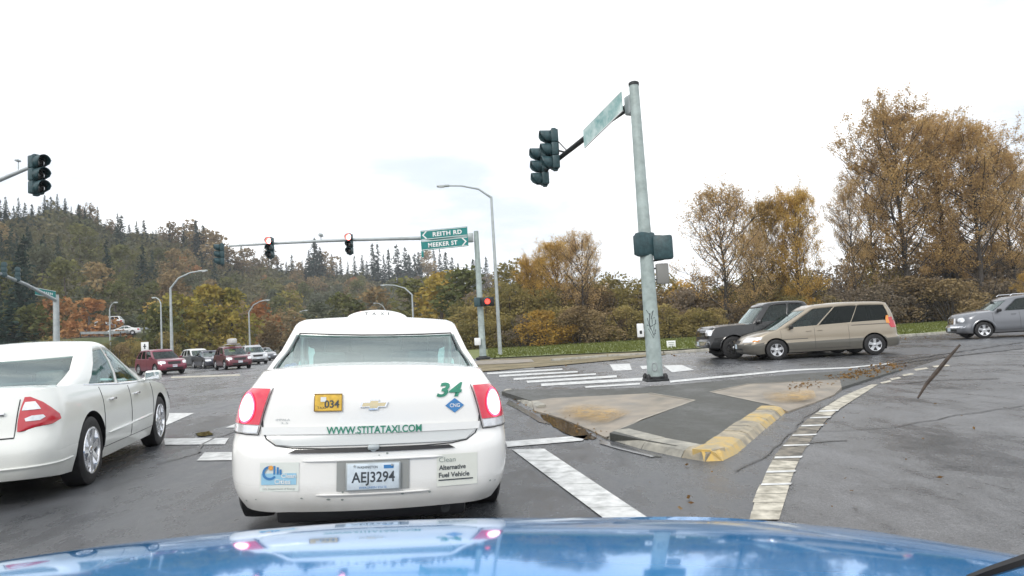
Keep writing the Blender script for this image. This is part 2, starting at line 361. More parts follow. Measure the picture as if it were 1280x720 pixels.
def make_body(B, name, mats, root, rows, side_n=34, zsplit=None, gh=None, wells=True):
    zb = B.zbot
    keys = [('r', i/8) for i in range(8)] + [('rc', i/7) for i in range(7)] + [('s', i/side_n) for i in range(side_n)] + [('fc', 1-i/7) for i in range(7)] + [('f', 1-i/8) for i in range(8)] + [('f', 0)]
    def P3(key, t):
        z = .6
        x, y = B.xy(key, z)
        for _ in range(4):
            b = interp(zb, y); z = b + t*(B.zt(y)-b); x, y = B.xy(key, z)
        return Vector((x, y, z))
    grid = [[P3(k, t) for k in keys] for t in rows]
    mb = MB(); nk = len(keys)
    full = []
    for r in grid:
        full.append(r + [Vector((-p.x, p.y, p.z)) for p in r[-2:0:-1]])
    n = len(full[0])
    for i in range(len(full)-1):
        for j in range(n):
            k = (j+1) % n; zc = (full[i][j].z+full[i+1][j].z)/2
            mb.quad(full[i][j], full[i][k], full[i+1][k], full[i+1][j], 1 if (zsplit and zc < zsplit) else 0)
    CW = 10
    for ri, sgn in ((-1, 1), (0, -1)):
        row = grid[ri]
        for j in range(nk-1):
            a, b = row[j], row[j+1]
            for c in range(CW):
                u0, u1 = 1-2*c/CW, 1-2*(c+1)/CW
                def cp(p, u):
                    q = Vector((p.x*u, p.y, p.z))
                    if ri == -1: q.z += B.crown*(1-abs(u)**3)*min(1, p.x/.35)
                    return q
                yc = (a.y+b.y)/2
                mi = 0 if ri == -1 else 3
                if ri == -1 and gh and gh[0]+.16 < yc < gh[1]-.16 and abs(u0+u1) < 1.6: mi = 2
                q = [cp(a, u0), cp(b, u0), cp(b, u1), cp(a, u1)]
                if ri == 0: q = q[::-1]
                mb.quad(*q, mi)
    o = mb.build(name, mats, root, merge=.0004, recalc=True, smooth=True, ang=40)
    if wells:
        cm = MB()
        for wy in (B.wr, B.wf):
            for sg in (-1, 1):
                cm.lathe([(sg*(B.W/2-.30), B.R+.055), (sg*(B.W/2+.15), B.R+.055)], 36, 'x', (0, wy, B.R), 0)
        c = cm.build('cutter', [mats[3]], None, smooth=False, recalc=True, merge=.0001)
        md = o.modifiers.new('b', 'BOOLEAN'); md.object = c; md.operation = 'DIFFERENCE'; md.solver = 'EXACT'
        try: md.material_mode = 'TRANSFER'
        except Exception: pass
        dg = bpy.context.evaluated_depsgraph_get(); me = bpy.data.meshes.new_from_object(o.evaluated_get(dg))
        o.modifiers.clear(); me.name = name
        if len(me.polygons) > 200: o.data = me
        bpy.data.objects.remove(c)
        me.shade_smooth(); me.set_sharp_from_angle(angle=math.radians(38))
    return o
def make_greenhouse(B, g, root, paint, gl_front, gl_side, gl_rear, windows, name='roof'):
    # g: base (yr,yf,hw) top (yr,yf,hw) zroof, corner radii
    rows = [0, .06, .3, .6, .88, 1.0]
    sv = sorted(set([0, .03, .97, 1]+[x for wn in windows for x in wn[:2]]+[i/12 for i in range(13)]))
    sv = [x for i, x in enumerate(sv)]
    keys = [('r', i/6) for i in range(6)] + [('rc', i/5) for i in range(5)] + [('s', x) for x in sv[:-1]] + [('fc', 1-i/5) for i in range(5)] + [('f', 1-i/6) for i in range(6)] + [('f', 0)]
    rc = g.get('rc', .14); bow_r = g.get('bowr', .10); bow_f = g.get('bowf', .14)
    def xy(key, t, ins=0):
        yr = lerp(g['base'][0], g['top'][0], t) - .03*math.sin(PI*t) + ins*1.6; yf = lerp(g['base'][1], g['top'][1], t) + .035*math.sin(PI*t) - ins*1.6
        hw = lerp(g['base'][2], g['top'][2], t) + g.get('bulge', .025)*math.sin(PI*t) - ins
        k, u = key; he = hw*.97
        if k == 'r': x = u*(he-rc); return x, yr+bow_r*(x/he)**2
        if k == 'f': x = u*(he-rc); return x, yf-bow_f*(x/he)**2
        y0 = yr+bow_r*((he-rc)/he)**2+rc; y1 = yf-bow_f*((he-rc)/he)**2-rc
        if k == 'rc': return he-rc+rc*math.sin(u*PI/2), y0-rc*math.cos(u*PI/2)
        if k == 'fc': return he-rc+rc*math.sin(u*PI/2), y1+rc*math.cos(u*PI/2)
        return hw*(1-.03*abs(2*u-1)**2), lerp(y0, y1, u)
    ym = (g['top'][0]+g['top'][1])/2; yl = (g['top'][1]-g['top'][0])/2
    zr = lambda y: g['z'] - .055 - g.get('droop', .05)*max(-1.6, min(1.6, (y-ym)/yl))**2
    def P3(key, t, ins=0, dz=0, off=0):
        x, y = xy(key, t, ins+off); z0 = B.zt(y) - .012
        return Vector((x, y, z0+(zr(y)-z0)*t+dz))
    cols = len(keys)
    shell = [[P3(k, t) for k in keys] for t in rows]
    shell += [[P3(k, 1, .03, .022) for k in keys], [P3(k, 1, .075, .038) for k in keys]]
    mb = MB()
    def mir(p): return Vector((-p.x, p.y, p.z))
    glassb = {}
    def isglass(j, i):
        if i < 1 or i > 3: return None
        k0, u0 = keys[j]; k1, u1 = keys[j+1]
        if k0 == 'r' or (k0 == 'rc' and u0 < .35): return 'rear_window'
        if k0 == 'f' or (k0 == 'fc' and u0 < .65): return 'windshield'
        if k0 == 's':
            ua, ub = u0, (u1 if k1 == 's' else 1)
            for wi, wn in enumerate(windows):
                if ua >= wn[0]-1e-6 and ub <= wn[1]+1e-6: return ('side', wi)
        return None
    for i in range(len(shell)-1):
        for j in range(cols-1):
            gt = isglass(j, i) if i < len(rows)-1 else None
            q = [shell[i][j], shell[i][j+1], shell[i+1][j+1], shell[i+1][j]]
            if gt is None or (gt == 'rear_window' and gl_rear is None):
                mb.quad(*q); mb.quad(*[mir(p) for p in q[::-1]])
            else:
                t0, t1 = rows[i], rows[i+1]
                q2 = [P3(keys[j], t0, off=.010), P3(keys[j+1], t0, off=.010), P3(keys[j+1], t1, off=.010), P3(keys[j], t1, off=.010)]
                if isinstance(gt, tuple):
                    glassb.setdefault((gt, 1), MB()).quad(*q2); glassb.setdefault((gt, -1), MB()).quad(*[mir(p) for p in q2[::-1]])
                else:
                    b = glassb.setdefault((gt, 0), MB()); b.quad(*q2); b.quad(*[mir(p) for p in q2[::-1]])
    row = shell[-1]; CW = 10
    for j in range(cols-1):
        a, b = row[j], row[j+1]
        for c in range(CW):
            u0, u1 = 1-2*c/CW, 1-2*(c+1)/CW
            cp = lambda p, u: Vector((p.x*u, p.y, p.z+.03*(1-u*u)*min(1, p.x/.3)))
            mb.quad(cp(a, u0), cp(b, u0), cp(b, u1), cp(a, u1))
    o = mb.build(name, [paint], root, merge=.0004, recalc=True, ang=45)
    md = o.modifiers.new('thickness', 'SOLIDIFY'); md.thickness = .03; md.offset = -1
    for (gt, sg), b in glassb.items():
        if gt == 'rear_window': b.build('rear_window', [gl_rear], root, merge=.0004)
        elif gt == 'windshield': b.build('windshield', [gl_front], root, merge=.0004)
        else: b.build('side_window', [gl_side if not windows[gt[1]][2:] else windows[gt[1]][2]], root, merge=.0004)
    return P3, keys, rows
def make_wheel(B, root, wy, sg, spokes=5, rimR=.215, style='alloy', width=.215, wmesh={}):
    x = sg*(B.W/2-getattr(B, 'track', .015)-width/2)
    key = (B.R, spokes, rimR, style, width)
    if key not in wmesh:
        R = B.R; tw = width/2
        t = MB(); t.lathe([(-tw*.9, rimR), (-tw, R*.86), (-tw*.8, R*.985), (-tw*.4, R), (0, R), (tw*.4, R), (tw*.8, R*.985), (tw, R*.86), (tw*.9, rimR), (tw*.6, rimR*.97), (-tw*.9, rimR)], 36, 'x', cap=False)
        to = t.build('tyre', [M['rubber']], None, ang=50)
        r = MB(); r.lathe([(tw*.88, rimR*1.02), (tw*.98, rimR*1.0), (tw*.95, rimR*.93), (tw*.6, rimR*.9)], 36, 'x', m=0, cap=False)
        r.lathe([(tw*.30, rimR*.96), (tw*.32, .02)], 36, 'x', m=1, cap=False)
        for i in range(spokes):
            a = 2*PI*i/spokes+.3; ca, sa = math.cos(a), math.sin(a)
            wi = {5: .052, 6: .042, 7: .036, 10: .024}.get(spokes, .04)*rimR/.2
            def sp(rad, w, xx): return [Vector((xx, rad*ca-w*sa, rad*sa+w*ca)), Vector((xx, rad*ca+w*sa, rad*sa-w*ca))]
            A = sp(.03, wi*.8, tw*.86); Bp = sp(rimR*.55, wi*.75, tw*.84); Cc = sp(rimR*.95, wi*1.05, tw*.9)
            A2 = sp(.03, wi*.9, tw*.5); B2 = sp(rimR*.55, wi*.95, tw*.5); C2 = sp(rimR*.95, wi*1.25, tw*.5)
            r.grid([[A2[0], A[0], A[1], A2[1]], [B2[0], Bp[0], Bp[1], B2[1]], [C2[0], Cc[0], Cc[1], C2[1]]], 0)
        r.lathe([(tw*.5, .05), (tw*.9, .045), (tw*.95, .03), (tw*.96, .001)], 16, 'x', m=0)
        ro = r.build('rim', [M[style], M['alloy_dark']], None, ang=40)
        wmesh[key] = (to.data, ro.data); bpy.data.objects.remove(to); bpy.data.objects.remove(ro)
    we = bpy.data.objects.new('wheel', wmesh[key][0]); COL.objects.link(we); we.parent = root; we.location = (x, wy, B.R)
    if sg < 0: we.rotation_euler = (0, 0, PI)
    ri = bpy.data.objects.new('rim', wmesh[key][1]); COL.objects.link(ri); ri.parent = we
    return we
def surf_patch(fn, rows, n=6):
    # rows: (v, q0, q1) ruled patch over surface fn(q, v)
    mb = MB(); mb.grid([[fn(lerp(q0, q1, j/n), v) for j in range(n+1)] for v, q0, q1 in rows]); return mb
def seam(B, pts, root, r=.0045, name='panel_gap', m='seal', seg=5):
    mb = MB(); mb.tube(pts, r, seg); return mb.build(name, [M[m]], root)
def interior(B, root, g, front=.35, rear=None, wheel_side=-1, seatm='seat', sill=.92):
    for sx in (-1, 1):
        mb = MB(); c = Matrix.Rotation(math.radians(-14), 3, 'X')
        mb.rbox((sx*.36, front-.12, sill-.02), (.46, .12, .50), .05, c); mb.rbox((sx*.36, front-.19, sill+.31), (.25, .09, .17), .035, c)
        mb.tube([(sx*.36-.05, front-.16, sill+.18), (sx*.36-.05, front-.19, sill+.3)], .008, 5); mb.tube([(sx*.36+.05, front-.16, sill+.18), (sx*.36+.05, front-.19, sill+.3)], .008, 5)
        mb.build('front_seat', [M[seatm]], root)
    if rear is not None:
        mb = MB(); mb.rbox((0, rear, sill-.03), (1.2, .16, .34), .05)
        for sx in (-1, 1): mb.rbox((sx*.38, rear, sill+.18), (.26, .10, .13), .035)
        mb.build('rear_seat', [M[seatm]], root)
    mb = MB(); mb.lathe([(-.012, .165), (.012, .165), (.012, .19), (-.012, .19), (-.012, .165)], 24, 'y', (wheel_side*.36, front+.48, sill+.03))
    mb.build('steering_wheel', [M['black']], root)
    mb = MB(); mb.rbox((0, front+.42, sill+.40), (.26, .03, .075), .03); mb.tube([(0, front+.43, sill+.44), (0, front+.47, sill+.5)], .01, 6)
    mb.build('rear_view_mirror', [M['black']], root)
# ------------------------------------------------------------------ generic car
def mirrors(B, root, y, z, paint, gh, out=.16):
    for sg in (-1, 1):
        p = B.side(sg, y, z-.04); mb = MB()
        c = p + Vector((sg*(out-.04), 0, .07))
        mb.rbox(c, (.20, .10, .13), .035); mb.tube([p+Vector((-sg*.03, 0, 0)), c], [.03, .025], 8)
        o = mb.build('door_mirror', [paint], root)
        g = MB(); g.poly([c+Vector((dx, -.052, dz)) for dx, dz in ((-.08, -.045), (.08, -.045), (.08, .045), (-.08, .045))]); g.build('mirror_glass', [M['mirror']], o)
def handles(B, root, ys, z, m):
    for sg in (-1, 1):
        for y in ys:
            mb = MB(); p = B.side(sg, y, z, .02); mb.rbox(p, (.025, .17, .028), .01); a = B.side(sg, y-.07, z, 0); b = B.side(sg, y+.07, z, 0)
            mb.tube([a, a+Vector((sg*.02, 0, 0))], .012, 6); mb.tube([b, b+Vector((sg*.02, 0, 0))], .012, 6); mb.build('door_handle', [m], root)
def door_lines(B, root, ys, z0, belt=True):
    for sg in (-1, 1):
        mb = MB()
        for y in ys:
            mb.tube([B.side(sg, y + (.10*max(0, (.5-z0-t*(B.zt(y)-.03-z0)))), z0+t*(B.zt(y)-.03-z0), .001) for t in [i/9 for i in range(10)]], .004, 4)
        mb.tube([B.side(sg, y, z0, .001) for y in [lerp(ys[0], ys[-1], i/14) for i in range(15)]], .004, 4)
        mb.build('door_gap', [M['seal']], root)
def make_car(sp, label, cat, loc, yaw, group=None, roll=0, name=None, scale=1):
    root = empty(name or sp['name'], (0, 0, 0)); tag(root, label, cat, group)
    B = Body(sp['body']); paint = sp['paint']; low = sp.get('lower', paint); g = sp['gh']
    sp['B'] = B
    make_body(B, 'body', [paint, low, M['dash'], M['well']], root, sp['rows'], sp.get('side_n', 34), sp.get('zsplit'), (g['base'][0], g['base'][1]))
    fu = MB(); fu.box((0, (B.wr+B.wf)/2, .23), (B.W-.5, (B.wf-B.wr)+.9, .10)); fu.box((0, B.wr, .30), (B.W-.45, .12, .10)); fu.box((0, B.wf, .30), (B.W-.45, .12, .10))
    fu.build('underbody', [M['well']], root, smooth=False)
    gl = sp.get('glass', (M['glass'],)*3)
    if sp.get('interior', True): interior(B, root, g, **sp.get('int', {}))
    make_greenhouse(B, g, root, sp.get('roofpaint', paint), gl[0], gl[1], gl[2], sp['windows'])
    for wy in (B.wr, B.wf):
        for sg in (-1, 1): make_wheel(B, root, wy, sg, *sp.get('wheel', (5, .215, 'alloy')))
    if 'doors' in sp: door_lines(B, root, sp['doors'], sp.get('doorz', .32))
    if 'handles' in sp: handles(B, root, sp['handles'], sp['handle_z'], sp.get('handle_m', paint))
    if 'mirror' in sp: mirrors(B, root, sp['mirror'][0], sp['mirror'][1], sp.get('mirror_m', paint), g)
    for rows, m in sp.get('tail', []):
        for sg in (-1, 1): surf_patch(lambda q, z: B.pt('r', sg*q, z, .008), rows, 8).build('taillight', [m], root)
    for rows, m in sp.get('head', []):
        for sg in (-1, 1): surf_patch(lambda q, z: B.pt('f', sg*q, z, .008), rows, 8).build('headlight', [m], root)
    for nm, rows, m in sp.get('front', []):
        surf_patch(lambda q, z: B.pt('f', q, z, .006), rows, 14).build(nm, [m], root)
    for nm, rows, m in sp.get('rearp', []):
        surf_patch(lambda q, z: B.pt('r', q, z, .006), rows, 14).build(nm, [m], root)
    if 'plate' in sp:
        surf_patch(lambda q, z: B.pt('f', q, z, .014), [(sp['plate']-.075, -.15, .15), (sp['plate']+.075, -.15, .15)], 2).build('license_plate', [M['plate_white']], root)
    if 'rails' in sp:
        zr = g['z']
        for sg in (-1, 1):
            mb = MB(); x = sg*(g['top'][2]-.10); y0, y1 = g['top'][0]+.25, g['top'][1]-.25
            mb.tube([(x, y0, zr-.02), (x, y0+.08, zr+.045), (x, y1-.08, zr+.045), (x, y1, zr-.02)], .018, 6); mb.build('roof_rail', [sp['rails']], root)
    root.location = loc; root.rotation_euler = (0, roll, yaw); root.scale = (scale,)*3
    return root, B
ROWS = [0, .08, .18, .28, .38, .48, .58, .68, .78, .87, .94, 1]
def sedan(paint, **kw):
    d = dict(name='sedan', paint=paint, rows=ROWS,
        body=dict(W=1.83, yr=-2.40, yf=2.40, R=.33, wr=-1.36, wf=1.42, zbot=[(-2.4, .26), (-2.0, .22), (-1.7, .20), (1.8, .20), (2.1, .19), (2.4, .22)],
            hw=[(.2, .85), (.4, .905), (.6, .915), (.8, .90), (.95, .86), (1.02, .82)], ir=[(.2, .12), (.35, .02), (.55, .0), (.62, .05), (.8, .08), (1.0, .14)],
            if_=[(.2, .14), (.3, .02), (.5, .0), (.62, .05), (.78, .20), (1.0, .6)],
            ztop=[(-2.4, .98), (-2.1, 1.03), (-1.6, 1.03), (-1.0, 1.0), (0, .96), (.9, .95), (1.4, .90), (1.9, .81), (2.25, .70), (2.4, .62)]),
        gh=dict(base=(-1.75, 1.25, .80), top=(-.85, .30, .58), z=1.45),
        windows=[(.10, .21), (.23, .52), (.55, .90)], doors=[-1.0, -.03, 1.0], handles=[-.72, .22], handle_z=.82, mirror=(.72, .98),
        int=dict(front=.0, rear=-.95, sill=.93), wheel=(10, .215, 'alloy'),
        tail=[([(.66, .66, .96), (.78, .62, 1.02), (.92, .60, .98)], M['red_off'])],
        head=[([(.58, .52, .98), (.66, .50, 1.05), (.72, .56, 1.02)], M['headlamp'])],
        front=[('grille', [(.50, -.34, .34), (.64, -.38, .38)], M['black']), ('lower_grille', [(.27, -.5, .5), (.40, -.55, .55)], M['black'])], plate=.44)
    for k, v in kw.items(): d[k] = v
    return d
# ------------------------------------------------------------------ white sedan at the left
white_paint = car_paint('pearl_white_paint', (.80, .82, .79), rough=.22, dirt=(.34, .33, .28), dz=.5, damt=.3)
fs = sedan(white_paint, name='white_sedan', wheel=(7, .235, 'chrome', .22), handle_m=M['chrome'])
fs['gh'] = dict(base=(-1.88, 1.32, .81), top=(-.80, .26, .63), z=1.50, droop=.06, rc=.20, bulge=.035)
fs['windows'] = [(.17, .515), (.54, .92)]; fs['body']['R'] = .345
fs['tail'] = []
fus, FB = make_car(fs, 'white four-door sedan with chrome multi-spoke wheels in the left lane', 'car', (-5.62, 7.98, 0), math.radians(15.2))
for sg in (-1, 1):
    tl = surf_patch(lambda q, z: FB.pt('r', sg*q, z, .010), [(.67, .60, .64), (.71, .60, .86), (.745, .60, .95), (.79, .605, .93), (.85, .61, .85), (.91, .62, .77), (.965, .63, .67)], 10).build('taillight', [M['red_off']], fus)
    surf_patch(lambda q, z: FB.pt('r', sg*q, z, .015), [(.85, .625, .76), (.88, .63, .74), (.92, .64, .71)], 6).build('clear_insert', [M['clear_lens']], tl)
    surf_patch(lambda q, z: FB.pt('r', sg*q, z, .015), [(.755, .66, .76), (.78, .65, .80), (.80, .70, .78)], 5).build('reverse_lens', [M['clear_lens']], tl)
    mb = MB(); mb.tube([FB.side(sg, y, .46+.03*(y+1)/2, .004) for y in [lerp(-.88, .98, i/12) for i in range(13)]], [.006]+[.016]*11+[.006], 8); mb.build('side_moulding', [white_paint], fus)
    mb = MB(); mb.tube([FB.side(sg, y, FB.zt(y)-.006, -.005) for y in [lerp(-1.35, .95, i/12) for i in range(13)]], .011, 6); mb.build('belt_trim', [M['chrome']], fus)
mb = MB(); mb.tube([FB.pt('r', q, .62, .002) for q in [lerp(-.58, .58, i/16) for i in range(17)]], .007, 5)
for sg in (-1, 1): mb.tube([FB.pt('r', sg*lerp(.58, .60, i/6), lerp(.62, .95, i/6), .002) for i in range(7)], .004, 5)
mb.build('trunk_gap', [M['seal']], fus)
mb = MB(); mb.tube([FB.pt('r', q, .36, .006) for q in [lerp(-1.25, 1.25, i/30) for i in range(31)]], .010, 6); mb.build('bumper_crease', [white_paint], fus)
mb = MB(); mb.tube([FB.pt('r', q, .83, .012) for q in (-.50, -.2, .2, .50)], .016, 6); mb.build('trunk_trim', [M['chrome']], fus)
surf_patch(lambda q, z: FB.pt('r', q, z, .012), [(.69, -.16, .16), (.80, -.16, .16)], 4).build('license_plate', [M['plate_white']], fus)
# ------------------------------------------------------------------ the taxi ahead
taxi_paint = car_paint('taxi_white_paint', (.86, .86, .84), rough=.2, dirt=(.33, .30, .24), dz=.44, damt=.55)
ts = sedan(taxi_paint, name='taxi', wheel=(7, .21, 'alloy_dark', .23),
    body=dict(W=1.85, track=-.01, yr=-2.545, yf=2.545, R=.335, wr=-1.42, wf=1.40, zbot=[(-2.5, .25), (-2.0, .25), (-1.7, .20), (1.8, .20), (2.1, .19), (2.5, .22)],
        hw=[(.2, .79), (.26, .83), (.36, .878), (.5, .905), (.66, .905), (.8, .888), (.93, .85), (1.02, .795), (1.08, .765)],
        ir=[(.2, .14), (.26, .06), (.38, .0), (.60, .0), (.655, .02), (.69, .055), (.72, .06), (.95, .075), (1.0, .10), (1.08, .22)],
        if_=[(.2, .14), (.3, .02), (.5, .0), (.62, .05), (.78, .20), (1.0, .6)], rr=.30, bowr=.14, crown=.045,
        ztop=[(-2.545, 1.0), (-2.40, 1.055), (-2.2, 1.08), (-1.7, 1.085), (-1.0, 1.03), (0, .98), (.9, .97), (1.4, .92), (1.9, .83), (2.3, .72), (2.5, .64)]),
    rows=[0, .05, .10, .17, .25, .34, .42, .48, .52, .55, .58, .64, .72, .80, .87, .93, .97, 1])
ts['gh'] = dict(base=(-1.86, 1.25, .80), top=(-.80, .32, .725), z=1.505, rc=.12, bowr=.12)
ts['windows'] = [(.10, .23), (.25, .53), (.56, .90)]; ts['tail'] = []; ts['mirror'] = (.75, .99)
ts['int'] = dict(front=-.02, rear=-1.0, sill=.95)
taxi, TB = make_car(ts, 'white taxi sedan numbered 34 stopped directly ahead with its brake lights on', 'taxi', (-1.43, 6.58, 0), math.radians(11.3), roll=math.radians(3.1))
R_ = lambda q, z, o=.004: TB.pt('r', q, z, o)
# rear lamps: red housing, round glowing stop lamp, clear strip below
for sg in (-1, 1):
    rows = [(.775, .685, .98), (.80, .68, .995), (.84, .67, 1.0), (.88, .66, .985), (.92, .648, .945), (.955, .638, .89), (.985, .63, .81)]
    tl = surf_patch(lambda q, z: R_(sg*q, z, .012), rows, 12).build('taillight', [M['red']], taxi)
    surf_patch(lambda q, z: R_(sg*q, z, .010), [(.725, .70, .98), (.745, .695, .98), (.770, .69, .975)], 10).build('reverse_lens', [M['clear_lens']], tl)
    c0 = .80; cz = .870; mb = MB(); n = 20
    for ri, (ra, rb, m) in enumerate(((0, .064, 0), (.064, .074, 1))):
        for j in range(n):
            a0, a1 = 2*PI*j/n, 2*PI*(j+1)/n
            f = lambda r, a: R_(sg*(c0+r*1.12*math.cos(a)), cz+r*1.25*math.sin(a), .018)
            mb.quad(f(ra, a0), f(rb, a0), f(rb, a1), f(ra, a1), m)
    mb.build('stop_lamp', [M['brake'], M['brake2']], tl, merge=.0003)
    mb = MB(); mb.tube([R_(sg*q, z, .008) for z, q in ((.715, .69), (.77, .675), (.84, .66), (.9, .643), (.95, .628), (.99, .615))], .0035, 5)
    mb.tube([R_(sg*q, .715, .008) for q in (.69, .78, .9, 1.0, 1.05)], .0035, 5); mb.build('lamp_gap', [M['seal']], tl)
# trunk lid outline, chrome-like ledge, bumper step
mb = MB()
lid = [(-.67, .80), (-.665, .74), (-.64, .69), (-.58, .655), (-.48, .64)]
path = lid + [(q, .635) for q in (-.3, 0, .3)] + [(-a, b) for a, b in lid[::-1]]
mb.tube([R_(q, z, .003) for q, z in path], .004, 5); mb.build('trunk_gap', [M['seal']], taxi)
surf_patch(lambda q, z: R_(q, z, .016), [(.648, -.47, .47), (.655, -.57, .57), (.70, -.62, .62), (.712, -.64, .64)], 20).build('trunk_ledge', [mat('ledge_grey', (.50, .52, .52), .3, .2)], taxi)
surf_patch(lambda q, z: R_(q, z, .020), [(.716, -.655, .655), (.745, -.665, .665), (.762, -.665, .665)], 20).build('trunk_trim', [mat('trim_white', (.78, .79, .78), .2, coat=.6)], taxi)
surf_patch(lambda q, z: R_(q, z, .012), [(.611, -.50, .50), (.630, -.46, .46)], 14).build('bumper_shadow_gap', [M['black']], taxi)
mb = MB(); mb.lathe([(0, .022), (.02, .022), (.024, .015)], 12, 'y', R_(.0, .635, 0)-Vector((0, .02, 0))); mb.rbox(R_(0, .632, .02), (.07, .03, .03), .01); mb.build('trunk_latch', [M['galv']], taxi)
mb = MB(); mb.tube([R_(q, .565+.004*math.cos(q*3), .008) for q in [lerp(-.42, .42, i/14) for i in range(15)]], [.002]+[.008]*13+[.002], 6)
mb.tube([R_(q, .365+.01*q*q, .006) for q in [lerp(-.34, .34, i/14) for i in range(15)]], [.002]+[.007]*13+[.002], 6); mb.build('bumper_crease', [taxi_paint], taxi)
# plate recess, frame and plate
surf_patch(lambda q, z: R_(q, z, .008), [(.385, -.215, .215), (.56, -.215, .215)], 6).build('plate_recess', [mat('recess_grey', (.30, .31, .30), .5)], taxi)
PX, PZ = 0, .470
py0 = R_(0, PZ, .022).y
plate = lambda x, z, o=0: Vector((PX+x, py0-o, PZ+z))
mb = MB(); mb.rbox((PX, py0+.002, PZ), (.325, .012, .165), .005); lp = mb.build('license_plate', [M['galv']], taxi)
mb = MB(); mb.rbox((PX, py0-.005, PZ), (.305, .006, .152), .003); mb.build('plate_sheet', [M['plate_white']], lp)
put_text('AEJ3294', .255, .082, lambda x, y: plate(x, y-.012, .0095), M['dark_ink'], lp, bold=.018)
put_text('WASHINGTON', .12, .015, lambda x, y: plate(x-.035, y+.056, .0095), M['dark_ink'], lp, bold=.01)
put_text('EVERGREEN STATE', .16, .012, lambda x, y: plate(x, y-.064, .0095), M['blue_ink'], lp)
mb = MB(); mb.quad(plate(.062, .045, .0095), plate(.12, .045, .0095), plate(.12, .066, .0095), plate(.062, .066, .0095)); mb.build('registration_sticker', [M['blue_ink']], lp)
for x in (-.11, .11):
    mb = MB(); mb.lathe([(0, .007), (.005, .006), (.006, .001)], 8, 'y', plate(x, .066, .010)-Vector((0, .006, 0))); mb.build('plate_bolt', [M['galv']], lp)
# lettering and badges
put_text('WWW.STITATAXI.COM', .57, .046, lambda x, y: R_(x+.005, y+.738, .026), M['green_ink'], taxi, bold=.02)
put_text('34', .175, .086, lambda x, y: R_(x+.475, y+.965, .006), M['green_ink'], taxi, bold=.03, shear=.3)
mb = MB(); dq, dz = .505, .868
mb.poly([R_(dq-.062, dz, .006), R_(dq, dz-.046, .006), R_(dq+.062, dz, .006), R_(dq, dz+.046, .006)]); dm = mb.build('fuel_diamond', [M['blue_ink']], taxi)
put_text('CNG', .066, .024, lambda x, y: R_(dq+x, dz+y, .009), M['sticker'], dm, bold=.02)
bq, bz = .0, .892
bt = [(-.085, -.018), (-.075, .012), (-.030, .012), (-.022, .028), (.032, .028), (.026, .012), (.085, .012), (.072, -.018), (.028, -.018), (.020, -.034), (-.034, -.034), (-.028, -.018)]
mb = MB(); mb.poly([R_(bq+x, bz+z, .014) for x, z in bt])
for i in range(len(bt)):
    a, b = bt[i], bt[(i+1) % len(bt)]; mb.quad(R_(bq+a[0], bz+a[1], .002), R_(bq+b[0], bz+b[1], .002), R_(bq+b[0], bz+b[1], .014), R_(bq+a[0], bz+a[1], .014))
bowtie = mb.build('cross_badge', [M['chrome']], taxi, smooth=False)
mb = MB(); mb.poly([R_(bq+x*.88, bz-.003+(z+.003)*.72, .016) for x, z in bt]); mb.build('badge_face', [M['gold']], bowtie, smooth=False)
mb = MB(); pq, pz = -.275, .905
mb.grid([[R_(pq+x, pz+z, .012) for x in (-.082, -.03, .03, .082)] for z in (-.050, 0, .050)]); pp = mb.build('permit_plate', [M['yellow_plate']], taxi)
mb = MB()
mb.tube([R_(pq+x, pz+z, .013) for x, z in ((-.082, -.05), (.082, -.05), (.082, .05), (-.082, .05), (-.082, -.05))], .004, 5); mb.build('permit_frame', [mat('brown_frame', (.25, .15, .04), .5)], pp)
put_text('034', .088, .046, lambda x, y: R_(pq+.022+x, pz-.008+y, .015), M['dark_ink'], pp, bold=.02)
put_text('TAXI', .05, .016, lambda x, y: R_(pq-.04+x, pz-.03+y, .015), M['dark_ink'], pp)
mb = MB(); mb.grid([[R_(pq+x, pz+z, .015) for x in (-.045, -.012)] for z in (.006, .034)]); mb.build('permit_emblem', [M['sticker']], pp)
put_text('IMPALA', .085, .012, lambda x, y: R_(-.545+x, .805+y, .006), M['galv'], taxi, name='model_badge')
put_text('3.5', .045, .010, lambda x, y: R_(-.535+x, .785+y, .006), M['galv'], taxi, name='model_badge')
# clean cities sticker at the left of the bumper
sq, sz = -.55, .475
mb = MB(); mb.grid([[R_(sq+x, sz+z, .004) for x in (-.115, 0, .115)] for z in (-.085, .085)]); st = mb.build('bumper_sticker', [mat('sticker_pale', (.70, .74, .70), .5)], taxi)
mb = MB(); mb.grid([[R_(sq+x, sz+z, .006) for x in (-.105, 0, .10)] for z in (-.045, .022)]); mb.build('sticker_band', [M['ltblue_ink']], st)
mb = MB()
for j in range(16):
    a0, a1 = PI*.35+j*PI*1.45/16, PI*.35+(j+1)*PI*1.45/16
    f = lambda r, a: R_(sq-.055+r*math.cos(a), sz+.025+r*math.sin(a)*.95, .008)
    mb.quad(f(.030, a0), f(.044, a0), f(.044, a1), f(.030, a1))
for x, z0, z1 in ((-.035, .015, .066), (-.015, .015, .058), (.002, .015, .045)): mb.quad(R_(sq+x, sz+z0, .008), R_(sq+x+.012, sz+z0, .008), R_(sq+x+.012, sz+z1, .008), R_(sq+x, sz+z1, .008))
mb.build('skyline_print', [M['blue_ink']], st)
mb = MB(); f = lambda r, a: R_(sq-.05+r*math.cos(a), sz+.055+r*math.sin(a), .009)
mb.poly([f(.014, 2*PI*j/12) for j in range(12)]); mb.build('sun_print', [M['orange_ink']], st)
put_text('Clean', .085, .026, lambda x, y: R_(sq+.055+x, sz+.008+y, .009), M['sticker'], st, bold=.02)
put_text('Cities', .095, .030, lambda x, y: R_(sq+.02+x, sz-.026+y, .009), M['sticker'], st, bold=.02)
put_text('U.S. Department of Energy', .19, .014, lambda x, y: R_(sq+x, sz-.070+y, .006), M['grey_ink'], st)
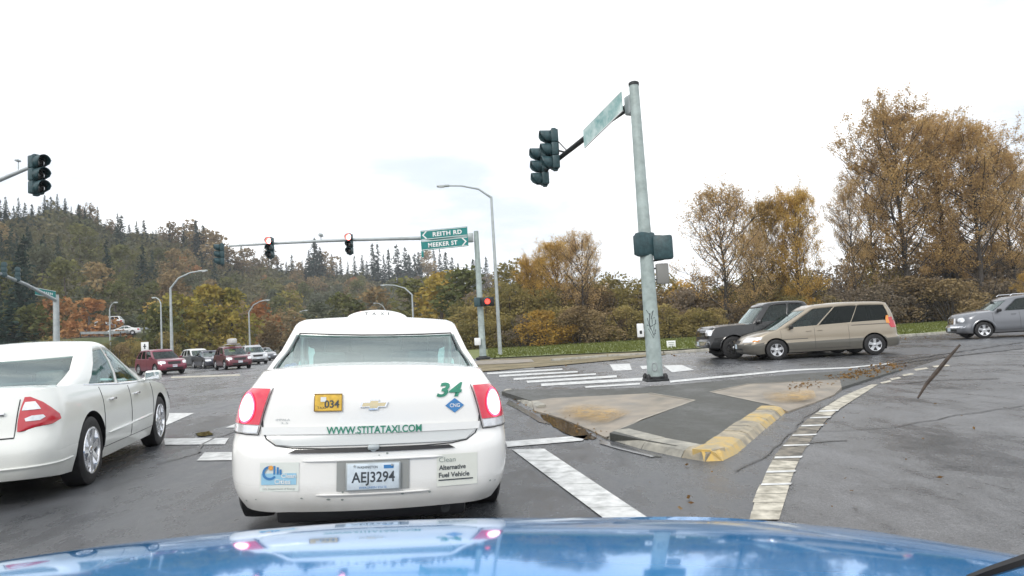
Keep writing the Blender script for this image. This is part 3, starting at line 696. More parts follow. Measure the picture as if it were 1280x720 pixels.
# clean alternative fuel vehicle sticker at the right
sq2, sz2 = .515, .475
mb = MB(); mb.grid([[R_(sq2+x, sz2+z, .004) for x in (-.13, 0, .13)] for z in (-.095, .10)]); st2 = mb.build('bumper_sticker', [mat('sticker_pale2', (.71, .73, .67), .5)], taxi)
put_text('Clean', .105, .030, lambda x, y: R_(sq2-.065+x, sz2+.068+y, .007), M['grey_ink'], st2)
put_text('Alternative', .17, .030, lambda x, y: R_(sq2-.032+x, sz2+.020+y, .007), M['dark_ink'], st2, bold=.02)
put_text('Fuel Vehicle', .195, .030, lambda x, y: R_(sq2-.02+x, sz2-.026+y, .007), M['dark_ink'], st2, bold=.02)
mb = MB(); mb.quad(R_(sq2-.12, sz2-.060, .007), R_(sq2+.10, sz2-.060, .007), R_(sq2+.10, sz2-.053, .007), R_(sq2-.12, sz2-.053, .007)); mb.build('sticker_rule', [M['dark_ink']], st2)
mb = MB(); rnd = random.Random(3)   # chips and scuffs on the bumper
for k in range(12):
    q, z = rnd.uniform(-.8, .8), rnd.choice([.33, .35, .60, .38])+rnd.uniform(-.01, .01); a = rnd.uniform(.003, .011)
    mb.poly([R_(q+a*rnd.uniform(.5, 1.3)*math.cos(t), z+a*.6*math.sin(t), .003) for t in (0, 1, 2, 3, 4, 5)])
mb.build('bumper_scuffs', [M['grey_ink']], taxi)['kind'] = 'stuff'
# rubber surround of the rear window, blue sticker inside its corner, exhaust
g = ts['gh']
def rw(u, t):
    yr = lerp(g['base'][0], g['top'][0], t)-.03*math.sin(PI*t); hw = (lerp(g['base'][2], g['top'][2], t)+.025*math.sin(PI*t))*.97
    x = u*(hw-.08); y = yr+.12*(x/hw)**2; z0 = TB.zt(y)-.012
    ym = (g['top'][0]+g['top'][1])/2; yl = (g['top'][1]-g['top'][0])/2
    zr = g['z']-.055-.05*max(-1.6, min(1.6, (y-ym)/yl))**2
    return Vector((x, y, z0+(zr-z0)*t))
mb = MB(); loop = [rw(u, .055) for u in (-1, -.6, -.2, .2, .6, 1)]+[rw(1, t) for t in (.2, .4, .6, .75)]+[rw(u, .885) for u in (1, .6, .2, -.2, -.6, -1)]+[rw(-1, t) for t in (.75, .6, .4, .2, .055)]
mb.tube([p+Vector((0, -.004, .004)) for p in loop], .006, 6); mb.build('window_seal', [M['seal']], taxi)
mb = MB(); mb.poly([rw(u, t)+Vector((0, .03, -.03)) for u, t in ((-.97, .09), (-.83, .09), (-.82, .28), (-.88, .36), (-.97, .30))]); mb.build('window_sticker', [mat('sticker_blue', (.10, .16, .45), .5, var=.5, vscale=20)], taxi)
mb = MB(); mb.rbox((0, -2.2, .21), (1.20, .10, .15), .03); mb.build('lower_valance', [M['black']], taxi)
mb = MB(); mb.tube([(.45, -2.40, .22), (.45, -2.25, .24), (.45, -1.9, .26)], .03, 10); mb.build('exhaust_pipe', [M['darkmetal']], taxi)
# roof sign
mb = MB(); n = 16
def rs(u, y):
    h = .062*max(0, 1-abs(u)**3.2)**.6; return Vector((u*.29, -.35+y*(1-.25*abs(u)**2), 1.505-.012*abs(u)+h))
ang = [lerp(-1, 1, i/n) for i in range(n+1)]
base = lambda u, y: Vector((u*.29, -.35+y*1.3, 1.485-.02*abs(u)))
mb.grid([[base(u, -.10) for u in ang], [rs(u, -.055) for u in ang], [rs(u, 0)+Vector((0, 0, .012*(1-u*u))) for u in ang], [rs(u, .055) for u in ang], [base(u, .10) for u in ang]])
rsn = mb.build('roof_sign', [mat('roof_sign_plastic', (.85, .86, .84), .3, coat=.4)], taxi)
def rsf(x, z):
    t = (z-1.49)/.11; return Vector((x, -.35-lerp(.13, .072, min(1, max(0, t)))-.006, z))
for ch, xx in zip('TAXI', (-.10, -.03, .045, .10)):
    put_text(ch, .034 if ch != 'I' else .009, .026, lambda x, y: rsf(x+xx, 1.538+y), M['dark_ink'], rsn, bold=.02)
# ------------------------------------------------------------------ gold minivan, black pickup, grey wagon on the crossing road
gold = car_paint('champagne_paint', (.33, .285, .22), .35, .28, dz=.4); clad = car_paint('taupe_cladding', (.10, .095, .08), .2, .4, dz=.4)
mv = dict(name='minivan', paint=gold, lower=clad, zsplit=.56, rows=[0, .06, .13, .2, .27, .34, .41, .48, .56, .66, .76, .86, .94, 1], side_n=40,
    body=dict(W=1.84, yr=-2.55, yf=2.55, R=.335, wr=-1.62, wf=1.45, rf=.42, bowf=.25, zbot=[(-2.5, .30), (-2.2, .26), (-1.9, .24), (1.8, .22), (2.2, .20), (2.5, .24)],
        hw=[(.2, .86), (.35, .91), (.54, .92), (.58, .905), (.8, .905), (1.0, .88), (1.2, .86)], ir=[(.2, .14), (.35, .02), (.55, .0), (.60, .06), (.9, .08), (1.2, .12)],
        if_=[(.2, .16), (.3, .03), (.52, .0), (.62, .05), (.80, .25), (1.0, .7)],
        ztop=[(-2.5, 1.10), (-1.0, 1.07), (.4, 1.03), (1.0, 1.01), (1.5, .96), (2.0, .86), (2.35, .74), (2.5, .66)]),
    gh=dict(base=(-2.42, 1.62, .845), top=(-2.26, .42, .71), z=1.77, rc=.11, bowf=.18, droop=.06),
    windows=[(.02, .358, M['glass_dark']), (.364, .645, M['glass_dark']), (.662, .93, M['glass_mid'])], glass=(M['glass'], M['glass_mid'], M['glass_dark']),
    doors=[-.85, .22, 1.28], handles=[.06, .40], handle_z=.90, handle_m=gold, mirror=(.98, 1.02), mirror_m=M['black'],
    int=dict(front=.35, rear=-.7, sill=1.02), wheel=(5, .205, 'alloy', .205),
    tail=[([(.86, .78, 1.02), (1.0, .78, 1.04), (1.20, .78, 1.0)], M['red_off'])], head=[([(.62, .48, 1.06), (.70, .44, 1.14), (.77, .50, 1.10)], M['headlamp'])],
    front=[('grille', [(.58, -.30, .30), (.68, -.30, .30)], M['black']), ('lower_grille', [(.28, -.5, .5), (.42, -.55, .55)], M['black'])], plate=.48, rails=None)
mv.pop('rails')
A, Bq = G(966, 455), G(1084, 444)
hd = math.atan2(1, .10)
van, VB = make_car(mv, 'gold minivan with dark tinted side glass crossing to the left beside the black pickup', 'minivan', (G(967, 454).x+2.08, G(967, 454).y+2.0, 0), hd, scale=.94)
for sg in (-1, 1):
    surf_patch(lambda q, z: VB.pt('r', sg*q, z, .010), [(1.0, 1.0, 1.10), (1.15, .99, 1.08), (1.26, .97, 1.04)], 5).build('taillight', [M['amber']], van)
    mb = MB(); mb.tube([VB.side(sg, y, .66, .004) for y in (.45, .9, 1.25)], .012, 6); mb.build('side_badge', [clad], van)
    mb = MB(); mb.tube([VB.side(sg, y, 1.0, .004) for y in (-2.1, -1.5, -.95)], .009, 6); mb.build('door_track', [M['seal']], van)
    surf_patch(lambda q, z: VB.pt('f', sg*q, z, .012), [(.63, .90, 1.10), (.68, .92, 1.13)], 4).build('turn_signal', [M['amber']], van)
blk = car_paint('black_paint', (.008, .009, .011), .0, .22, dirt=(.09, .085, .075), dz=.7, damt=.2)
pk = dict(name='pickup_truck', paint=blk, rows=ROWS, side_n=40,
    body=dict(W=1.98, yr=-2.85, yf=2.85, R=.40, wr=-1.75, wf=1.85, rf=.22, bowf=.10, rr=.12, bowr=.03, taper=.01, zbot=[(-2.8, .52), (-2.3, .42), (1.9, .42), (2.3, .40), (2.8, .44)],
        hw=[(.4, .93), (.55, .98), (.8, .985), (1.05, .96), (1.25, .93)], ir=[(.4, .06), (.5, 0), (1.2, .02)],
        if_=[(.4, .08), (.5, .0), (.66, .0), (.70, .06), (1.0, .08), (1.15, .20)],
        ztop=[(-2.85, 1.28), (-1.0, 1.26), (.7, 1.22), (1.1, 1.20), (2.0, 1.17), (2.65, 1.12), (2.85, 1.06)], crown=.05),
    gh=dict(base=(-1.15, 1.30, .90), top=(-.95, .70, .74), z=1.95, rc=.14, droop=.05),
    windows=[(.05, .42, M['glass_mid']), (.46, .90, M['glass_mid'])], glass=(M['glass'], M['glass_mid'], M['glass_mid']),
    doors=[-1.0, -.05, 1.12], handles=[-.75, .25], handle_z=1.08, mirror=(.92, 1.22), mirror_m=blk, int=dict(front=.3, rear=-.6, sill=1.15), wheel=(6, .25, 'chrome', .26),
    head=[([(.86, .66, .98), (.98, .64, 1.02), (1.06, .66, .98)], M['headlamp'])],
    front=[('chrome_bumper', [(.47, -.98, .98), (.56, -1.0, 1.0), (.66, -.98, .98)], M['chrome']), ('grille', [(.72, -.60, .60), (1.04, -.60, .60)], M['black']), ('grille_bar', [(.83, -.58, .58), (.90, -.58, .58)], M['chrome'])], plate=.58)
A, Bq = G(905, 452), G(1012, 443)
hd2 = math.atan2(1, .03)
pick, PB = make_car(pk, 'black pickup truck with chrome front bumper, half hidden behind the gold minivan', 'pickup truck', (A.x+2.5, A.y+1.9, 0), hd2, scale=.96)
for sg in (-1, 1):
    mb = MB()
    for wy in (PB.wf, PB.wr):
        mb2 = MB(); mb2.tube([PB.side(sg, wy+.47*math.cos(a), .40+.47*math.sin(a), .005) for a in [lerp(.15, PI-.15, i/12) for i in range(13)]], .025, 6); mb2.build('arch_trim', [blk], pick)
grey = car_paint('steel_grey_paint', (.17, .18, .20), .5, .25, dz=.35)
hh = dict(name='retro_wagon', paint=grey, rows=ROWS, side_n=40,
    body=dict(W=1.76, yr=-2.24, yf=2.24, R=.33, wr=-1.32, wf=1.31, rf=.45, bowf=.20, taper=.05, zbot=[(-2.2, .28), (-1.8, .23), (1.7, .22), (2.2, .25)],
        hw=[(.2, .82), (.4, .88), (.7, .88), (.95, .84), (1.1, .80)], ir=[(.2, .12), (.35, 0), (.6, 0), (1.1, .08)],
        if_=[(.2, .12), (.3, .0), (.48, .0), (.55, .08), (.85, .14), (1.0, .35)], crown=.09,
        ztop=[(-2.2, 1.03), (-.5, 1.04), (.6, 1.04), (1.0, 1.04), (1.5, 1.0), (1.9, .93), (2.1, .86), (2.24, .78)]),
    gh=dict(base=(-2.12, 1.10, .80), top=(-1.85, .40, .66), z=1.655, rc=.15, droop=.09),
    windows=[(.04, .26, M['glass_mid']), (.31, .55, M['glass_mid']), (.60, .88, M['glass_mid'])], glass=(M['glass'], M['glass_mid'], M['glass_mid']),
    doors=[-.85, .02, .95], handles=[-.65, .22], handle_z=.92, mirror=(.75, 1.06), mirror_m=M['black'], int=dict(front=.15, rear=-.8, sill=1.0), wheel=(5, .215, 'chrome', .2),
    tail=[([(.70, .70, .9), (.95, .70, .9)], M['red_off'])], head=[([(.68, .50, .72), (.74, .46, .78), (.82, .48, .75), (.86, .54, .68)], M['headlamp'])],
    front=[('grille', [(.60, -.34, .34), (.84, -.30, .30)], M['chrome']), ('bumper_trim', [(.46, -.85, .85), (.52, -.87, .87)], M['chrome']), ('lower_grille', [(.28, -.5, .5), (.40, -.55, .55)], M['black'])], plate=.40, rails=M['chrome'])
A, Bq = G(1224, 424), G(1286, 418.5)
hd3 = math.atan2(1, .22)
hhr, HB = make_car(hh, 'steel grey retro-styled wagon with roof rails entering at the right edge', 'car', (A.x+1.95, A.y+.9, 0), hd3, scale=1.0)
for sg in (-1, 1):
    for wy in (HB.wf, HB.wr):
        mb = MB(); mb.tube([HB.side(sg, wy+.42*math.cos(a), .33+.42*math.sin(a), -.005) for a in [lerp(.05, PI-.05, i/14) for i in range(15)]], [.02]+[.045]*13+[.02], 8); mb.build('fender_flare', [grey], hhr)
# ------------------------------------------------------------------ oncoming traffic at the left
maroon = car_paint('maroon_paint', (.20, .02, .05), .35, .25, dz=.4); maroon2 = car_paint('dark_red_paint', (.13, .02, .035), .3, .25, dz=.4)
dkblue = car_paint('dark_blue_paint', (.02, .025, .05), .3, .25); silver = car_paint('silver_paint', (.5, .52, .54), .6, .25); wht = car_paint('white_paint', (.75, .76, .76), 0, .25); slate = car_paint('slate_paint', (.12, .13, .15), .3, .25)
def suv(paint, **kw):
    d = sedan(paint, name='suv', body=dict(W=1.84, yr=-2.25, yf=2.25, R=.36, wr=-1.35, wf=1.32, rf=.30, zbot=[(-2.2, .34), (-1.8, .28), (1.8, .28), (2.2, .28)],
        hw=[(.25, .86), (.45, .915), (.7, .92), (.95, .89), (1.1, .86)], ir=[(.3, .08), (.45, 0), (1.1, .06)], if_=[(.25, .12), (.35, .0), (.58, .0), (.66, .05), (.85, .12), (1.0, .35)],
        ztop=[(-2.2, 1.08), (0, 1.05), (.9, 1.04), (1.4, 1.01), (1.9, .94), (2.25, .82)]),
        gh=dict(base=(-2.12, 1.22, .84), top=(-1.75, .42, .68), z=1.70, droop=.05), windows=[(.04, .28, M['glass_dark']), (.31, .56, M['glass_dark']), (.60, .90, M['glass_mid'])],
        doors=[-.9, .05, 1.05], mirror=(.85, 1.08), handle_z=.95, handles=[-.6, .3], int=dict(front=.15, rear=-.8, sill=1.03), wheel=(5, .21, 'alloy'),
        head=[([(.70, .55, 1.0), (.80, .52, 1.06), (.88, .58, 1.0)], M['headlamp'])], front=[('grille', [(.66, -.38, .38), (.84, -.42, .42)], M['black']), ('lower_grille', [(.34, -.5, .5), (.46, -.55, .55)], M['black'])], plate=.55)
    for k, v in kw.items(): d[k] = v
    return d
def far_loc(px, py, dist):
    p = G(px, py); d = Vector((p.x, p.y, 0)).normalized(); return d*dist
def face(loc, extra=0):     # heading towards the camera, turned by extra
    return math.atan2(loc[0], -loc[1]) + extra
l = far_loc(201, 470, 51); make_car(suv(maroon, glass=(M['glass_mid'], M['glass_dark'], M['glass_dark'])), 'maroon sport utility vehicle leading the oncoming traffic, nearest to the white sedan', 'suv', tuple(l), face(l, math.radians(22)), 'oncoming cars', name='maroon_suv')
l = far_loc(291, 466, 52); wag, WB = make_car(suv(maroon2, roofpaint=maroon2, rails=M['alloy']), 'dark red wagon with a white box on its roof, waiting beside the taxi', 'car', tuple(l), face(l, math.radians(14)), 'oncoming cars', name='red_wagon', scale=.96)
cb = MB(); cb.rbox((0, 0, 0), (.50, 1.0, .38), .10); cb.box((0, -.3, -.22), (.9, .06, .05)); cb.box((0, .3, -.22), (.9, .06, .05))
o = cb.build('roof_box', [wht['x'] if False else wht], None); o.location = (l.x, l.y, 1.98); o.rotation_euler = (0, 0, face(l, math.radians(14))); tag(o, 'white cargo box strapped on the roof of the dark red wagon', 'cargo box')
l = far_loc(262, 462, 61); make_car(sedan(dkblue), 'dark blue sedan just left of and behind the dark red wagon', 'car', tuple(l), face(l, math.radians(16)), 'oncoming cars')
l = far_loc(247, 459, 68); make_car(suv(slate, roofpaint=wht), 'slate suv with a pale roof, second behind the maroon one', 'suv', tuple(l), face(l, math.radians(20)), 'oncoming cars')
l = far_loc(316, 455, 64); make_car(suv(silver, rails=M['alloy']), 'silver suv waiting behind the dark red wagon, nearest the taxi', 'suv', tuple(l), face(l, math.radians(12)), 'oncoming cars')
l = far_loc(331, 452, 78); make_car(sedan(slate), 'dark sedan farthest back, just showing past the taxi roof pillar', 'car', tuple(l), face(l, math.radians(10)), 'oncoming cars')
# ------------------------------------------------------------------ ground, roads, island
mroad = asphalt('wet_asphalt', (.040, .043, .048), (.12, .125, .135))
mroad2 = asphalt('rough_wet_asphalt', (.036, .038, .041), (.21, .21, .215), .9, 60, .12, .55, 1.0)
misl = asphalt('island_asphalt', (.038, .042, .038), (.10, .10, .088), .8, 80, .4, .8, .7)
mconc = mat('ramp_concrete', (.15, .13, .10), .5, 0, .5, col2=(.34, .29, .23), vscale=2.4, rvar=.15, bump=.25, bscale=50, detail=12)
mconc2 = mat('joint_concrete', (.34, .31, .26), .7, var=.2, vscale=3)
mkerb = mat('kerb_concrete', (.22, .215, .19), .65, col2=(.42, .40, .34), vscale=5, bump=.35, bscale=30, detail=10)
mkerbt = mat('kerb_tan', (.20, .185, .15), .6, col2=(.46, .39, .27), vscale=6, bump=.5, bscale=25, detail=12)
mkerby = mat('kerb_worn_yellow', (.34, .30, .21), .6, col2=(.56, .38, .11), vscale=7, bump=.3, bscale=30, detail=10)
myel = mat('worn_yellow_paint', (.27, .22, .15), .6, col2=(.55, .34, .09), vscale=3.5, bump=.2, detail=10)
mpaint = mat('road_paint', (.40, .41, .40), .45, col2=(.76, .77, .76), vscale=7, bump=.05, bscale=60, detail=10)
mpaint2 = mat('worn_road_paint', (.24, .22, .17), .6, col2=(.64, .60, .50), vscale=8, bump=.06, bscale=50, detail=12)
mrung = mat('rung_paint_gap', (.06, .055, .045), .6, col2=(.26, .23, .18), vscale=8, detail=10)
mgrass = mat('verge_grass', (.10, .13, .035), .85, col2=(.21, .23, .075), vscale=.8, bump=.6, bscale=12, detail=12)
mgrass2 = mat('dry_verge', (.12, .10, .05), .85, col2=(.27, .22, .13), vscale=.9, bump=.6, bscale=12, detail=12)
mearth = mat('rough_ground', (.05, .055, .03), .9, col2=(.12, .10, .055), vscale=.08, bump=.5, bscale=3, detail=12)
mwater = mat('puddle_water', (.03, .03, .028), .03, 0, .6, bump=.03, bscale=6)
mtar = mat('tar_crack', (.03, .031, .033), .35, var=.3)
mwetg = mat('wet_gutter', (.07, .072, .075), .12, 0, .6, col2=(.11, .112, .118), vscale=2, detail=8)
# terrain: one sheet, flat around the junction, rising to the wooded hill
def hill_h(x, y):
    r = math.hypot(x, y); az = math.degrees(math.atan2(x, y))
    el = interp([(-60, 12.5), (-37.6, 10.7), (-33, 10.9), (-28, 9.4), (-22, 7.0), (-15, 6.3), (-8, 5.2), (0, 3.9), (8, 2.3), (14, 1.7), (25, .9), (40, .5), (60, .4)], az)
    r0 = interp([(-60, 90), (-38, 110), (-25, 150), (-12, 210), (0, 300), (15, 420), (40, 600)], az)
    r1 = interp([(-60, 300), (-38, 320), (-25, 380), (-12, 480), (0, 640), (15, 900), (40, 1200)], az)
    if r <= r0: return 0.0
    t = min(1, (r-r0)/(r1-r0)); H = math.tan(math.radians(el))*r1
    bump = 1+.05*math.sin(az*.9+1)+.03*math.sin(az*2.3)
    return H*bump*(t**1.25 if t < 1 else 1) * (1 if r < r1 else max(.6, 1-(r-r1)/r1*.3))
rows = []
azs = [lerp(-180, 180, i/180) for i in range(181)]
for r in [0.5, 30, 60, 85, 100, 115, 130, 150, 170, 190, 215, 240, 270, 300, 330, 365, 400, 440, 480, 530, 590, 650, 720, 800, 900, 1000, 1150, 1300, 1600, 2200, 3500]:
    row = []
    for a in azs:
        x, y = r*math.sin(math.radians(a)), r*math.cos(math.radians(a))
        aa = a if abs(a) < 60 else math.copysign(60, a)
        xx, yy = r*math.sin(math.radians(aa)), r*math.cos(math.radians(aa))
        h = hill_h(xx, yy) * max(0, 1-max(0, abs(a)-60)/60)
        row.append(Vector((x, y, h-.03)))
    rows.append(row)
mb = MB(); mb.grid(rows[::-1]); gr = mb.build('ground', [mearth], None, merge=.001, ang=180); tag(gr, kind='structure')
def sheet(name, pts, m, z=None, parent=None, kind='structure', sub=0):
    mb = MB(); mb.poly([Vector((p[0], p[1], p[2] if z is None else z)) for p in pts])
    o = mb.build(name, [m], parent, smooth=False)
    bm = bmesh.new(); bm.from_mesh(o.data); bmesh.ops.triangulate(bm, faces=bm.faces)
    for f in bm.faces:
        if f.normal.z < 0: f.normal_flip()
    if parent and parent.name.startswith('traffic_island'):
        be = [e for e in bm.edges if e.is_boundary]; r_ = bmesh.ops.extrude_edge_only(bm, edges=be)
        for v in [g for g in r_['geom'] if isinstance(g, bmesh.types.BMVert)]: v.co.z = -.02
    bm.to_mesh(o.data); bm.free()
    if kind and not parent: o['kind'] = kind
    return o
def gp(lst, z=0.0): return [G(a, b, z) for a, b in lst]
far_edge = [(608, 455), (700, 451), (760, 446), (830, 443), (900, 438), (1000, 431), (1100, 423), (1190, 416.5), (1280, 409.5), (1380, 402.5)]
fe = gp(far_edge)
road = sheet('road', [(-14, -6), (14, -6), (70, -6), (75, 52)] + [(p.x, p.y) for p in fe[::-1]] + [(-1, 60), (-8, 82), (-24, 110), (-45, 140), (-75, 175), (-110, 165), (-62, 100), (-42, 55), (-40, 20), (-40, -6)], mroad, .004)
# darker rougher turn lane at the right of the edge line
turn = sheet('turn_lane', [(1.75, -1), (12, -4), (48, -2), (60, 26)]+[(p.x, p.y) for p in gp([(1280, 437), (1180, 448), (1125, 466), (1097, 482), (1066, 502), (1040, 523), (1012, 552), (992, 585), (975, 630), (970, 665)])], mroad2, .008)
# verges
verge = gp([(590, 449), (700, 443.5), (760, 441), (830, 438), (900, 434), (1000, 428), (1100, 420.5), (1190, 414), (1280, 407.5)])
mbv = sheet('grass_verge', [(p.x, p.y) for p in verge] + [(58, 60), (58, 95), (20, 95), (-8, 95), (-6, 62)], mgrass, .02)
dv_ = gp([(596, 466), (645, 462), (705, 457), (762, 451.5), (832, 444), (832, 440), (760, 442.5), (700, 446), (640, 449), (600, 450.5)])
sheet('dirt_verge', dv_, mgrass2, .035)
pv = gp([(560, 462), (600, 457), (640, 455.5), (668, 453.5), (664, 450), (600, 452), (560, 456)])
sheet('pavement', pv, mconc, .05)
# kerb along the far side
fk = bpy.data.objects.new('far_kerb', None); COL.objects.link(fk); fk['kind'] = 'structure'
kp = gp([(690, 452.5), (760, 447), (830, 443), (900, 438.2), (1000, 431), (1100, 423.4), (1190, 416.8), (1280, 410)])
def along(pts, step):
    out = []; 
    for a, b in zip(pts, pts[1:]):
        n = max(1, round((b-a).length/step))
        for i in range(n): out.append((a.lerp(b, i/n), a.lerp(b, (i+1)/n)))
    return out
def kerb_stones(pts, parent, m, step=1.2, w=.16, h=.13, slope=.05, left=1, gap=.012, rnd=None, mfn=None, w2=None):
    rnd = rnd or random.Random(5)
    for i, (a, b) in enumerate(along(pts, step)):
        t = (b-a).normalized(); n = Vector((-t.y, t.x, 0))*left; a2 = a+t*gap; b2 = b-t*gap; hh = h+rnd.uniform(-.006, .003)
        mb = MB()
        prof = [(0, -.02), (slope*.5, hh*.75), (slope, hh), (w, hh), (w, -.02)]
        mb.grid([[p+n*(o+rnd.uniform(-.004, .004))+Vector((0, 0, z)) for o, z in prof] for p in (a2, b2)])
        mb.poly([a2+n*o+Vector((0, 0, z)) for o, z in prof]); mb.poly([b2+n*o+Vector((0, 0, z)) for o, z in prof][::-1])
        mb.build('kerb_stone', [mfn(i) if mfn else m], parent, smooth=False, recalc=True)
kerb_stones(kp, fk, mkerb, 1.9, left=1, gap=.03)
# traffic island
isl = bpy.data.objects.new('traffic_island', None); COL.objects.link(isl); isl['kind'] = 'structure'
Z = .085
TL = gp([(627, 491), (668, 513)], 0); NOSE_L = gp([(757, 549), (800, 562), (850, 573)], 0); NOSE = gp([(850, 573), (880, 578), (905, 577), (925, 567)], 0); NOSE_R = gp([(925, 567), (952, 543), (984, 516)], 0)
kerb_stones(TL, isl, mkerb, 1.1, w=.20, h=.08, slope=.1)
kerb_stones(NOSE_L, isl, mkerb, .55, w=.30, slope=.13, h=.095, gap=.006)
kerb_stones(NOSE, isl, mkerby, .35, w=.30, slope=.14, gap=.003, h=.095, mfn=lambda i: mkerby if i % 3 else mkerbt)
kerb_stones(NOSE_R, isl, mkerby, .40, w=.32, slope=.15, h=.095, gap=.005, mfn=lambda i: mkerby if i in (0, 4, 5, 7) else mkerbt)
TR = gp([(1042, 492), (1080, 477), (1128, 462)], 0); kerb_stones(TR, isl, mkerb, .9, w=.25, slope=.10, h=.04)
# infill, ramps
def off(p, n, z): return Vector((p.x+n[0], p.y+n[1], z))
ic = [G(762, 541, Z), G(800, 549, Z), G(845, 557, Z), G(880, 560, Z), G(905, 556, Z), G(935, 533, Z), G(968, 507, Z), G(888, 490, Z), G(868, 500.5, Z)]
sheet('infill_paving', ic, misl, parent=isl)
rl = [G(668, 513, .03), G(700, 522, .022), (G(735, 536, .02)), G(758, 547, .022), G(800, 525, .07), G(868, 500.5, Z), G(812, 491.5, Z), G(690, 497.5, Z), G(664, 501, Z)]
rsd = sheet('ramp_slab', rl, mconc, parent=isl)
rr_ = [G(888, 490, Z), G(968, 507, Z), G(985, 514, .025), G(1018, 503, .022), G(1043, 493, .025), G(1052, 484, .05), G(1050, 474.5, Z), G(935, 480, Z)]
sheet('ramp_slab', rr_, mconc, parent=isl)
back = [G(627, 489, Z), G(664, 501, Z), G(690, 497.5, Z), G(812, 491.5, Z), G(868, 500.5, Z), G(888, 490, Z), G(935, 480, Z), G(1050, 474.5, Z), G(1052, 484, .05), G(1084, 474, .045), G(1128, 461, .04), G(1118, 459.5, .04), G(1000, 467, Z), G(880, 477.5, Z), G(800, 484.5, Z), G(730, 487, Z), G(640, 486.5, Z)]
sheet('infill_paving', back, misl, parent=isl)
def strip(pts, wd, m, z, parent, name, n=1):
    mb = MB(); pts = [Vector((p[0], p[1], 0)) for p in pts]; L = []; R2 = []
    for i, p in enumerate(pts):
        t = (pts[min(i+1, len(pts)-1)]-pts[max(0, i-1)]).normalized(); nn = Vector((-t.y, t.x, 0)); zz = z if not isinstance(z, list) else z[i]
        L.append(p+nn*wd/2+Vector((0, 0, zz))); R2.append(p-nn*wd/2+Vector((0, 0, zz)))
    mb.grid([R2, L]); return mb.build(name, [m], parent, smooth=False)
strip([G(868, 500.5, Z), G(800, 525, .07), G(758, 546, .03)], .05, mconc2, [Z+.006, .077, .036], isl, 'joint_strip')
strip([G(812, 491.5, Z), G(868, 500.5, Z)], .05, mconc2, Z+.006, isl, 'joint_strip')
strip([G(888, 490, Z), G(968, 507, Z)], .05, mconc2, Z+.006, isl, 'joint_strip')
strip([G(888, 490, Z), G(935, 480, Z), G(1050, 474.5, Z)], .04, mconc2, Z+.006, isl, 'joint_strip')
def blob(pts, m, z, name, parent=None, seed=1, jit=.25, n=26, kind='structure'):
    rnd = random.Random(seed); c = sum((Vector(p[:2]) for p in pts), Vector((0, 0)))/len(pts); out = []
    P_ = [Vector(p[:2]) for p in pts]; per = []
    for a, b in zip(P_, P_[1:]+P_[:1]):
        for i in range(5): per.append(a.lerp(b, i/5))
    for p in per: out.append(tuple(c+(p-c)*(1+rnd.uniform(-jit, jit*.4))))
    return sheet(name, [(p[0], p[1]) for p in out], m, z, parent, kind)
# truncated dome pads of worn yellow on both ramps: rows of small blocks
def stain_mat():
    m = mat('worn_yellow_stain', (.30, .20, .08), .6, col2=(.62, .38, .09), vscale=6, detail=10); t = m.node_tree; b = t.nodes['Principled BSDF']; L = t.links.new
    c = t.nodes.new('ShaderNodeTexCoord'); v = t.nodes.new('ShaderNodeVectorMath'); v.operation = 'DISTANCE'; v.inputs[1].default_value = (.5, .5, .5); L(c.outputs['Generated'], v.inputs[0])
    r = t.nodes.new('ShaderNodeMapRange'); r.inputs['From Min'].default_value = .12; r.inputs['From Max'].default_value = .55; r.inputs['To Min'].default_value = .75; r.inputs['To Max'].default_value = 0; L(v.outputs['Value'], r.inputs['Value'])
    n = t.nodes.new('ShaderNodeTexNoise'); n.inputs['Scale'].default_value = 7; n.inputs['Detail'].default_value = 8; n.inputs['Roughness'].default_value = .75; L(c.outputs['Object'], n.inputs['Vector'])
    n2 = t.nodes.new('ShaderNodeMapRange'); n2.inputs['From Min'].default_value = .32; n2.inputs['From Max'].default_value = .55; L(n.outputs[0], n2.inputs['Value'])
    k = t.nodes.new('ShaderNodeMath'); k.operation = 'MULTIPLY'; L(r.outputs[0], k.inputs[0]); L(n2.outputs[0], k.inputs[1]); L(k.outputs[0], b.inputs['Alpha']); return m
mstain = stain_mat()
def pad(corners, parent, seed):
    a, b, c, d = corners; nx, ny = 12, 8; mb = MB()
    mb.grid([[a.lerp(b, i/nx).lerp(d.lerp(c, i/nx), j/ny)+Vector((0, 0, .012)) for i in range(nx+1)] for j in range(ny+1)])
    mb.build('tactile_pad', [mstain], parent)
pad([G(690, 517, .055), G(744, 536, .045), G(800, 512, .088), G(722, 502, .09)], isl, 3)
pad([G(962, 508, .085), G(1022, 499, .06), G(1014, 483, .095), G(950, 488, .095)], isl, 4)
# painted kerb top further along at right
# puddle, wet gutter
blob(gp([(672, 517), (700, 522), (733, 538), (745, 548), (738, 552), (712, 546), (690, 534)]), mwater, .0125, 'puddle', seed=4, jit=.15)
blob(gp([(748, 550), (770, 556), (830, 572), (815, 573), (775, 563), (750, 556)]), mwetg, .0125, 'puddle', seed=6, jit=.1)
blob(gp([(636, 500), (664, 516), (690, 532), (676, 530), (650, 514), (632, 505)]), mwetg, .0125, 'puddle', seed=8, jit=.1)
